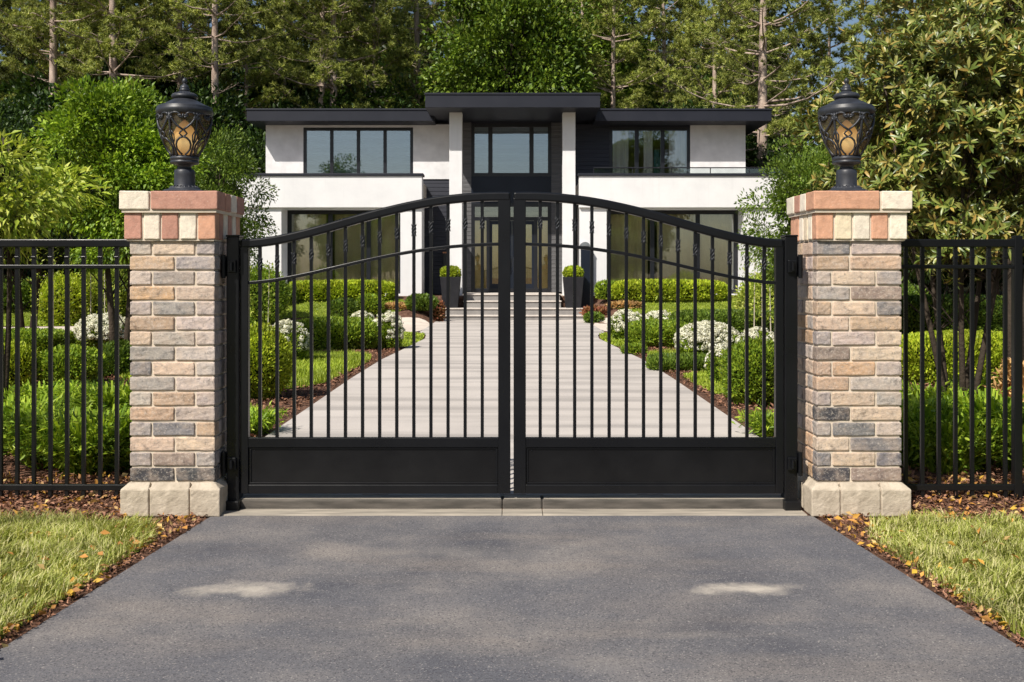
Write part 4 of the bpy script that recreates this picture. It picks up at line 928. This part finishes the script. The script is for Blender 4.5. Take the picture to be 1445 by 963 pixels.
# back garden shrubs beyond the path on the left
for (a, b, t, z, m, lab) in ((60, 130, 392, 33, 'lf_lime', 'light bushy shrub beyond the left lawn, nearest the frame edge'), (120, 190, 380, 34, 'lf_yellow', 'yellow green shrub beyond the left lawn behind the left pillar'), (-40, 62, 396, 35, 'lf_mid', 'mid green shrub at the far left beyond the lawn'),
                             (1180, 1300, 400, 30, 'lf_mid', 'mid green shrub behind the right pillar'), (335, 400, 384, 33, 'lf_green', 'fresh green shrub at the left corner of the house'), (1045, 1115, 392, 31, 'lf_yellow', 'pale shrub with thin stems at the right corner of the house')):
    B('shrub', lab, 'shrub', a, b, t, z, mat=m, shag=.25, amp=.1)

# strappy plants behind the fences
def strap_plant(x, y, h, r, n, m, label, group=None, name='leafy_plant', w=.022):
    g = gh(x, y); n2 = n; a = rng.uniform(0, 6.283, n); rr = r*np.sqrt(rng.random(n))*.45
    P0 = np.c_[rr*np.cos(a), rr*np.sin(a), np.zeros(n)]; a2 = a+rng.normal(0, .5, n); D = np.c_[np.cos(a2), np.sin(a2), np.zeros(n)]
    hh = h*rng.uniform(.45, 1.05, n)[:, None]; out = r*rng.uniform(.2, 1.0, n)[:, None]; S = np.c_[-D[:, 1], D[:, 0], np.zeros(n)]*w/2; up = np.array([0, 0, 1.])
    p1 = P0+up*hh*.55+D*out*.3; p2 = P0+up*hh*.9+D*out*.65; p3 = P0+up*hh*.88+D*out*1.05
    V = [np.stack([P0-S*.5, P0+S*.5, p1+S, p1-S, p2+S*.9, p2-S*.9, p3], 1).reshape(-1, 3)]; i = np.arange(n)[:, None]*7
    F_ = [i+np.array([[0, 1, 2, 3]]), i+np.array([[3, 2, 4, 5]]), i+np.array([[5, 4, 6]])]
    # side leaflets make it read as feathery foliage
    k = n*5; idx = rng.integers(0, n, k); t = rng.random(k)[:, None]; q = P0[idx]*(1-t)**2+2*p1[idx]*t*(1-t)+p3[idx]*t*t
    L = rng.uniform(.05, .11, k); v, f = leaves(q, D[idx]*.6+rdir(k)*.8+up*.5, L, L*.28, off=len(V[0])); V.append(v); F_ += f
    me = npmesh(name, np.concatenate(V), F_); return tag(link(name, me, M[m], None, (x, y, g-.01)), label, 'plant', group)
for (px, z, h, r, m, lab) in ((20, 9.6, 0.53, .55, 'fern', 'leafy green plant behind the left end of the left fence'), (75, 8.9, 0.50, .45, 'fern', 'feathery green plant at the middle of the left fence'), (128, 8.6, 0.55, .5, 'fern', 'tallest feathery plant behind the left fence'),
                              (170, 8.8, 0.50, .4, 'fern', 'feathery plant behind the left fence touching the pillar'), (45, 11.6, 0.43, .6, 'fern', 'green plant in the second row behind the left fence'), (110, 12.2, 0.38, .6, 'fern', 'green plant alone in the mulch behind the left fence'),
                              (160, 11.5, 0.46, .5, 'fern', 'green plant in the second row behind the left fence near the pillar'), (1290, 8.9, 0.63, .4, 'fern', 'dark strappy plant behind the right fence beside the pillar'), (1335, 8.7, 0.55, .5, 'fern', 'low strappy plant under the stems of the right tree'),
                              (1385, 9.0, 0.67, .45, 'fern', 'bright strappy plant behind the right fence'), (1435, 8.8, 0.63, .5, 'fern', 'strappy plant at the right end of the right fence'), (1315, 11, 0.52, .5, 'fern', 'green plant in the second row behind the right fence'),
                              (1400, 11.4, 0.59, .5, 'fern', 'bright plant in the second row behind the right fence'), (1438, 10.4, 0.85, .2, 'straw', 'upright dry straw coloured plant behind the right fence')):
    strap_plant(X(px, z), z, h, r, 420, m, lab, 'plants behind the side fences')
for (px, z, lab) in ((352, 10.6, 'tuft of long grass just inside the left gate leaf'), (1092, 10.4, 'tuft of yellowish grass just inside the right gate leaf')):
    strap_plant(X(px, z), z, .28, .3, 260, 'fern', lab, name='grass_tuft', w=.012)
# slender pale saplings
def sapling(x, y, h, label, group):
    g = gh(x, y); root = empty('sapling', (x, y, g), label, 'sapling', group); mb = MB(); dx = random.uniform(-.06, .06)
    mb.tube([(x, y, g-.02), (x+dx*.5, y, g+h*.5), (x+dx, y, g+h)], [.016, .013, .006], 6); mb.build('stem', M['stake'], root)
    n = 130; t = rng.uniform(.25, 1, n); P0 = np.c_[dx*t+rng.normal(0, .07, n), rng.normal(0, .07, n), h*t]; v, f = leaves(P0, rdir(n)+np.array([0, 0, .4]), .09, .035); link('leaves', npmesh('leaves', v, f), M['lf_yellow'], root)
for px, z, t in ((52, 24, 350), (75, 25, 345), (98, 24, 352), (128, 26, 343), (148, 24, 350), (166, 25, 347)): sapling(X(px, z), z, Z(t, z)-gh(0, z), 'slender pale stemmed sapling behind the left fence', 'saplings behind the left fence')
for px, z, t in ((1052, 25, 372), (1064, 24, 362), (1076, 25, 358), (1088, 24, 366), (1099, 25, 360)): sapling(X(px, z), z, Z(t, z)-gh(0, z), 'slender pale stemmed sapling seen through the right gate leaf', 'saplings in the right garden')
for px, z, t in ((352, 27, 368), (366, 28, 374), (378, 27, 370)): sapling(X(px, z), z, Z(t, z)-gh(0, z), 'slender pale stemmed sapling seen through the left gate leaf', 'saplings in the left garden')

# ------------------------------------------------------------------ trees
def crown_tree(cz, rx, ry, rz, clumps, per, leaf, wfac=.5, trunk=(.12, .04), csize=.42, whorl=False, stems=1, droop=0, ph0=.15, spread=.25, fill=.35):
    """returns (trunk mesh, crown mesh) with base at the origin"""
    C = []
    D = rdir(clumps); rad = (fill+(1-fill)*rng.random(clumps)**.6); Cn = D*rad[:, None]*np.array([rx, ry, rz])*bumps(D, rng.uniform(0, 6, 9), .12)[:, None]+np.array([0, 0, cz])
    mb = MB(); tops = []
    for s in range(stems):
        a = 2*math.pi*s/max(1, stems)+.5; bx_, by_ = (.12*math.cos(a), .12*math.sin(a)) if stems > 1 else (0, 0)
        tx, ty = (spread*rx*math.cos(a), spread*ry*math.sin(a)) if stems > 1 else (rng.normal(0, .04)*rx, rng.normal(0, .04)*ry)
        pts = [(bx_+(tx-bx_)*t+.03*math.sin(5*t+s), by_+(ty-by_)*t+.03*math.cos(4*t+s), (cz+rz*.55)*t-.05*(t == 0)) for t in np.linspace(0, 1, 8)]
        mb.tube(pts, list(np.linspace(trunk[0], trunk[1], 8)), 8); tops.append(pts)
    for i, c in enumerate(Cn):
        pts = tops[i % stems]; zz = max(.15*cz, c[2]-abs(rz)*.45-math.hypot(c[0], c[1])*.5); k = min(range(8), key=lambda q: abs(pts[q][2]-zz)); s = Vector(pts[k]); e = Vector(c); m_ = (s+e)/2+Vector((0, 0, -.08*(e-s).length))
        r0 = trunk[1]*.8; mb.tube([s, m_, e], [r0, r0*.6, r0*.25], 5, cap=False)
    me1 = bpy.data.meshes.new('trunk'); me1.from_pydata(mb.v, [], mb.f); me1.polygons.foreach_set('use_smooth', [True]*len(me1.polygons))
    rs = csize*min(rx, rz)*rng.uniform(.7, 1.25, clumps)
    if not whorl:
        idx = np.repeat(np.arange(clumps), per); n = len(idx); d = rdir(n); r = rng.random(n)**.45
        Q = Cn[idx]+d*r[:, None]*rs[idx][:, None]*np.array([1.15, 1.15, .62]); A = d*.8+rdir(n)*.7+unit(Cn[idx]-np.array([0, 0, cz]))*.5+np.array([0, 0, -droop]); L = leaf*rng.uniform(.6, 1.3, n)
        V, fs = leaves(Q, A, L, L*wfac, rdir(n)*.8+np.array([0, 0, 1.]))
    else:
        tips = per//8; idx = np.repeat(np.arange(clumps), tips); n = len(idx); d = unit(rdir(n)+np.array([0, 0, .35])); Q = Cn[idx]+d*(rng.random(n)**.4*rs[idx])[:, None]*np.array([1.1, 1.1, .8])
        ax = unit(d+unit(Cn[idx]-np.array([0, 0, cz]))*.6+np.array([0, 0, .5])+rdir(n)*.25); k = 8
        ax8 = np.repeat(ax, k, 0); Q8 = np.repeat(Q, k, 0); o = unit(np.cross(ax, rdir(n))); o2 = np.cross(ax, o); an = np.tile(np.arange(k)*2.4, n)+np.repeat(rng.random(n)*6, k)
        rad = np.repeat(o, k, 0)*np.cos(an)[:, None]+np.repeat(o2, k, 0)*np.sin(an)[:, None]; op = rng.uniform(.45, 2.0, n*k)[:, None]
        A = unit(ax8+rad*op+rdir(n*k)*.25); L = leaf*rng.uniform(.65, 1.15, n*k); V, fs = leaves(Q8+rdir(n*k)*.01, A, L, L*wfac, ax8-rad*.3, big=True, fold=.18)
    return me1, npmesh('crown', V, fs)
_mc = {}
def mesh_for(me, m):
    if not me.materials: me.materials.append(m); return me
    if me.materials[0] == m: return me
    k = (me.name, m.name)
    if k not in _mc: c = me.copy(); c.materials.clear(); c.materials.append(m); _mc[k] = c
    return _mc[k]
def put_tree(name, meshes, mats, loc, label, group=None, s=1, rz=None, cat='tree', sz=None):
    meshes = tuple(mesh_for(a, b) for a, b in zip(meshes, mats))
    root = empty(name, loc, label, cat, group, rz if rz is not None else random.uniform(0, 6.28)); root.scale = (s, s, sz or s)
    link('trunk', meshes[0], mats[0], root); link('crown', meshes[1], mats[1], root); return root
# right: broad-leaved tree with whorled leathery leaves
t = crown_tree(2.95, 1.75, 1.2, 1.25, 84, 370, .13, .25, (.035, .012), .29, True, 5, spread=.5, ph0=0)
put_tree('magnolia', t, (M['bark_dark'], M['lf_big']), (X(1352, 10.9), 10.9, gh(5, 11)), 'broad-leaved tree with whorls of olive leathery leaves behind the right fence', s=1, rz=.3)
t = crown_tree(5.6, 2.3, 1.8, 2.3, 84, 290, .14, .27, (.09, .02), .34, True, 2, spread=.3)
put_tree('broadleaf_tree', t, (M['bark_dark'], M['lf_big']), (X(1440, 14.5), 14.5, gh(5, 11)), 'taller broad-leaved tree reaching the top right corner', rz=1.1)
# left: yellow-green tree
t = crown_tree(2.72, .92, .9, .80, 32, 130, .125, .34, (.04, .012), .40, False, 3, droop=.15)
put_tree('yellow_tree', t, (M['bark_dark'], M['lf_yellow']), (X(-6, 11.4), 11.4, gh(5, 11)), 'yellow green small tree at the left frame edge above the fence', rz=.8)
green = crown_tree(3.45, 1.6, 1.5, 1.6, 62, 420, .11, .55, (.09, .02), .33, False, 2, droop=.1)
mid = crown_tree(2.95, 1.55, 1.5, 1.65, 60, 380, .10, .5, (.07, .02), .34, False, 3)
put_tree('maple_tree', green, (M['bark_dark'], M['lf_green']), (X(168, 18.5), 18.5, gh(5, 18)), 'fresh green maple between the left pillar and the yellow green tree', rz=0, s=.82, sz=1)
put_tree('garden_tree', mid, (M['bark_dark'], M['lf_mid']), (X(300, 27.5), 27.5, gh(5, 18)), 'mid green tree behind the left lamp reaching the house corner', rz=1, s=.84, sz=1.2)
put_tree('garden_tree', mid, (M['bark_dark'], M['lf_mid']), (X(225, 23), 23, gh(5, 18)), 'dark green tree between the maple and the left lamp', rz=2, s=.8, sz=.9)
put_tree('garden_tree', mid, (M['bark_dark'], M['lf_mid']), (X(1138, 19.5), 19.5, gh(5, 18)), 'mid green tree at the right end of the house beside the right lamp', rz=3.3, s=.62, sz=.92)
put_tree('maple_tree', green, (M['bark_dark'], M['lf_mid']), (X(1240, 20), 20, gh(5, 18)), 'green tree behind the right pillar', rz=2.2, s=.95)
put_tree('maple_tree', green, (M['bark_dark'], M['lf_dark']), (X(40, 26), 26, gh(5, 18)), 'dark tree behind the yellow green tree', rz=2.9, s=1.05)
# wood behind the house
def pine(Hh, r0, limbs, Lm, z0, seed, tufts=17, needles=24, dead=12):
    rnd = random.Random(seed); mb = MB(); cx, cy = rnd.uniform(-.3, .3), rnd.uniform(-.3, .3)
    tr = lambda t: Vector((cx*math.sin(t*3), cy*math.sin(t*2.5+1)-cy*math.sin(1), Hh*t)); mb.tube([tr(t)-Vector((0, 0, .1*(t == 0))) for t in np.linspace(0, 1, 14)], [r0*(1-.85*t**1.1) for t in np.linspace(0, 1, 14)], 9)
    Ps, As = [], []
    for k in range(limbs+dead):
        is_dead = k >= limbs; t = rnd.uniform(z0*.5, z0) if is_dead else z0+(1-z0)*(k+rnd.random())/limbs*.99; t = t if is_dead else min(.985, round(t*Hh/1.15)*1.15/Hh+rnd.uniform(-.008, .008)); s = tr(t)
        a = k*2.4+rnd.uniform(-.4, .4); rel = max(0, (t-z0)/(1-z0)) if not is_dead else 0; L = Lm*(1-.75*rel**1.5)*rnd.uniform(.6, 1.15)*(.55 if is_dead else 1)*(min(1, .65+rel*3) if not is_dead else 1)
        el = rnd.uniform(-.12, .25)+rel*.5; d = Vector((math.cos(a), math.sin(a), el)).normalized(); pts = [s+d*L*q+Vector((0, 0, L*.16*q*q-L*.05*math.sin(q*3)))+Vector((rnd.uniform(-.06, .06), rnd.uniform(-.06, .06), rnd.uniform(-.05, .05)))*L*.3 for q in (0, .3, .55, .8, 1)]
        rb = .035*(L/3)+.01; mb.tube(pts, [rb, rb*.8, rb*.6, rb*.4, rb*.2], 5, cap=False)
        if is_dead: continue
        P_ = [np.array(p) for p in pts]
        for q in range(tufts):
            u = .3+.7*rnd.random()**.8; f = u*4; i = min(3, int(f)); base = P_[i]*(1-(f-i))+P_[i+1]*(f-i); side = np.array([-d.y, d.x, 0])*rnd.uniform(-1, 1)*L*.27*(1.1-u*.4)+np.array([0, 0, rnd.uniform(-.05, .16)*1.4])
            e = base+side
            if rnd.random() < .5: mb.tube([base, (base+e)/2+np.array([0, 0, .05]), e], [rb*.3, rb*.25, .004], 3, cap=False)
            for w in range(3):
                Ps.append(e+np.array([rnd.gauss(0, .13), rnd.gauss(0, .13), rnd.gauss(.04, .08)])); As.append(np.array(d)*.5+side*.4+np.array([0, 0, .5]))
    me1 = bpy.data.meshes.new('trunk'); me1.from_pydata([tuple(v) for v in mb.v], [], mb.f); me1.polygons.foreach_set('use_smooth', [True]*len(me1.polygons))
    P_ = np.repeat(np.array(Ps), needles, 0); A = np.repeat(np.array(As), needles, 0); n = len(P_)
    A = unit(A+rdir(n)*1.1); L = rng.uniform(.13, .25, n)[:, None]; S = unit(np.cross(A, rdir(n)))*.017
    V = np.stack([P_-S+A*.01, P_+S+A*.01, P_+A*L], 1).reshape(-1, 3); return me1, npmesh('crown', V, [np.arange(n*3).reshape(-1, 3)])
P1 = pine(20, .26, 56, 3.5, .40, 1); P2 = pine(21, .25, 52, 3.2, .48, 2); P3 = pine(17, .19, 66, 3.0, .26, 3); PB = pine(19, .30, 60, 4.4, .34, 5, 18)
pv = [P1, P2, P3]
pd = [(a.copy(), b.copy()) for a, b in pv]
NL = [(66, 47, 1, 'pine with a bare straight trunk, nearest the left frame edge'), (74, 50, 0, 'pine whose trunk rises just behind the leftmost pine'), (163, 46, 0, 'pine standing above the fresh green maple'), (262, 50, 1, 'pine whose trunk stands directly behind the left lamp finial'),
      (312, 45, 1, 'pine with a pale trunk just right of the left lamp'), (352, 52, 2, 'slim pine between the left lamp and the left roof corner'), (447, 48, 1, 'left one of the twin pale pine trunks above the left roof'), (464, 48.6, 0, 'right one of the twin pale pine trunks above the left roof'),
      (530, 50, 2, 'pine with low boughs above the middle of the left roof'), (215, 54, 2, 'pine between the maple and the left lamp'), (590, 52, 0, 'pine whose boughs touch the left end of the raised roof'), (690, 58, 0, 'pine behind the green tree above the raised roof'),
      (870, 50, 2, 'pine with spreading olive boughs right of the raised roof'), (940, 54, 0, 'pine above the middle of the right roof'), (1005, 51, 2, 'low boughed pine above the right roof end'), (815, 56, 1, 'pine right behind the green tree above the raised roof'), (120, 56, 2, 'pine deep between the two leftmost trunks and the maple'), (400, 56, 2, 'pine above the left end of the left roof')]
for i, (px, z, v, lab) in enumerate(NL): put_tree('pine_tree', pv[v], (M['bark'], M['needle']), (X(px, z), z, .85), lab, 'pines of the wood behind the house', s=random.uniform(.92, 1.08), cat='pine tree')
put_tree('pine_tree', PB, (M['bark'], M['needle']), (X(1074, 43.5), 43.5, .85), 'biggest pine, its thick pale trunk at the right end of the house', 'pines of the wood behind the house', s=1, rz=.4, cat='pine tree')
bk = []
for z, n in ((61, 17), (69, 19)):
    for k in range(n):
        px = -80+1650*(k+random.uniform(.15, .85))/n
        if 1105 < px < 1275: continue
        bk.append((px, z+random.uniform(-3, 3)))
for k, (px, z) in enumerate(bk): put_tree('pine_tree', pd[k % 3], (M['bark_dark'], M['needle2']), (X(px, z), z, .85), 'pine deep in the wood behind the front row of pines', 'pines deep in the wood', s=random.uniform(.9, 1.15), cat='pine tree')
for (px, z, v, s, lab) in ((1168, 49, 2, .93, 'pine left of the right lamp, its boughs against the sky'), (1246, 56, 2, 1.0, 'pine behind the right lamp with bits of sky around it'), (1330, 44, 0, .9, 'pine behind the broad-leaved trees at right'), (1420, 48, 1, 1, 'pine at the right frame edge behind the broad-leaved trees')):
    put_tree('pine_tree', pv[v], (M['bark'], M['needle']), (X(px, z), z, .85), lab, 'pines at the right edge of the wood', s=s, cat='pine tree')
wide = crown_tree(8.6, 4.3, 3.6, 6.2, 130, 330, .26, .6, (.28, .06), .30, False, 1, droop=.1)
under = crown_tree(3.6, 2.6, 2.4, 3.3, 90, 260, .20, .55, (.12, .03), .36, False, 2)
put_tree('deciduous_tree', wide, (M['bark_dark'], M['lf_leafy']), (X(722, 48), 48, .85), 'tall fresh green leafy tree above the raised entrance roof', rz=.5, s=.84, sz=1.1)
put_tree('deciduous_tree', wide, (M['bark_dark'], M['lf_mid']), (X(830, 57), 57, .85), 'leafy tree behind the right end of the raised roof', rz=2.5, s=1.05)
put_tree('deciduous_tree', wide, (M['bark_dark'], M['lf_mid']), (X(120, 60), 60, .85), 'large leafy tree deep in the wood at far left', rz=3.5, s=.9)
put_tree('deciduous_tree', wide, (M['bark_dark'], M['lf_mid']), (X(1400, 33), 33, .85), 'large leafy tree filling the gap behind the right fence', rz=4.5, s=.72)
und = [(-40, 36, 1.0), (30, 41, 1.1), (110, 43, 1.2), (190, 42, 1.05), (255, 45, 1.3), (330, 42, .95), (395, 49, 1.3), (480, 50, 1.35), (560, 51, 1.4), (640, 52, 1.4), (900, 52, 1.35), (985, 49, 1.25), (1050, 47, 1.1), (1110, 42, .85), (1170, 40, .8), (1240, 41, .85), (1310, 38, 1.0), (1390, 40, 1.2), (1470, 37, 1.1), (60, 52, 1.7), (180, 54, 1.8), (300, 55, 1.8), (430, 60, 1.9), (600, 62, 2.0), (760, 62, 2), (960, 62, 1.9)]
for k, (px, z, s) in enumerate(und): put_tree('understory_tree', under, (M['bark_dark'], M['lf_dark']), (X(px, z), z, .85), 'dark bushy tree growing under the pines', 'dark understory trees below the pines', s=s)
# far wood as one mass, lower where the sky shows
def far_wood():
    n = 85000; x = rng.uniform(-95, 95, n); y = rng.uniform(80, 92, n)
    def top(x):
        h = 25+3*np.sin(x*.31)+2*np.sin(x*.83+1)+1.5*np.sin(x*2.1); gap = np.exp(-((x-31)/6.5)**4); return h*(1-gap)+(14+1.5*np.sin(x*1.3)+1.5*np.sin(x*3.1))*gap
    z = rng.random(n)**.9*top(x); P_ = np.c_[x, y+z*.1, z]; L = rng.uniform(.4, .9, n); V, fs = leaves(P_, rdir(n), L, L*.6)
    xs = np.arange(-95, 95.1, 1.0); c = []
    for q in xs: c += [(q, 93+math.sin(q), 0), (q, 94+math.sin(q), float(top(np.array([q]))[0])*.9)]
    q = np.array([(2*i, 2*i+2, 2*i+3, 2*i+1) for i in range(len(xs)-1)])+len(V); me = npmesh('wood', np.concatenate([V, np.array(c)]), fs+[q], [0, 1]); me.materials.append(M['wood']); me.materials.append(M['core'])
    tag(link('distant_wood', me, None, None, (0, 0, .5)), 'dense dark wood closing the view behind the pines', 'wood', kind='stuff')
far_wood()
# trees across the road: they show in the upstairs windows
for (x, y, s, lab) in ((-14, -11, .8, 'leafy tree across the road, mirrored in the left upstairs window'), (11, -16, 1.05, 'leafy tree across the road, mirrored in the right upstairs window')):
    put_tree('roadside_tree', wide, (M['bark_dark'], M['lf_mid']), (x, y, 0), lab, 'trees across the road', s=s)

# ------------------------------------------------------------------ light, sky, camera
EL, AZ = 46, 37                                # sun behind the camera and to the left
w = bpy.data.worlds.new('World'); SC.world = w; w.use_nodes = True; nt = w.node_tree; bg = nt.nodes['Background']
sky = nt.nodes.new('ShaderNodeTexSky'); sky.sky_type = 'NISHITA'; sky.sun_disc = False; sky.sun_elevation = R(EL); sky.sun_rotation = R(180+AZ); sky.air_density = 1.0; sky.dust_density = 1.6
nt.links.new(sky.outputs[0], bg.inputs[0]); bg.inputs[1].default_value = .092
sun = bpy.data.lights.new('sun', 'SUN'); sun.energy = 5.9; sun.angle = R(.6); sun.color = (1, .935, .84); so = bpy.data.objects.new('sun', sun); COL.objects.link(so)
dv = Vector((math.sin(R(AZ))*math.cos(R(EL)), math.cos(R(AZ))*math.cos(R(EL)), -math.sin(R(EL)))); so.rotation_euler = dv.to_track_quat('-Z', 'Y').to_euler(); so.location = (-20, -20, 25)
cd = bpy.data.cameras.new('camera'); co = bpy.data.objects.new('camera', cd); COL.objects.link(co); co.location = (0, 0, EYE); co.rotation_euler = (R(90), 0, 0)
cd.sensor_width = 36; cd.lens = 36*F/1445; cd.shift_x = 0; cd.shift_y = -(481.5-HY)/1445; cd.clip_end = 2000; cd.clip_start = .05; SC.camera = co
SC.view_settings.view_transform = 'Standard'; SC.view_settings.look = 'None'; SC.view_settings.exposure = 0
SC.cycles.use_denoising = True; SC.cycles.max_bounces = 6; SC.cycles.transparent_max_bounces = 8; SC.cycles.diffuse_bounces = 3
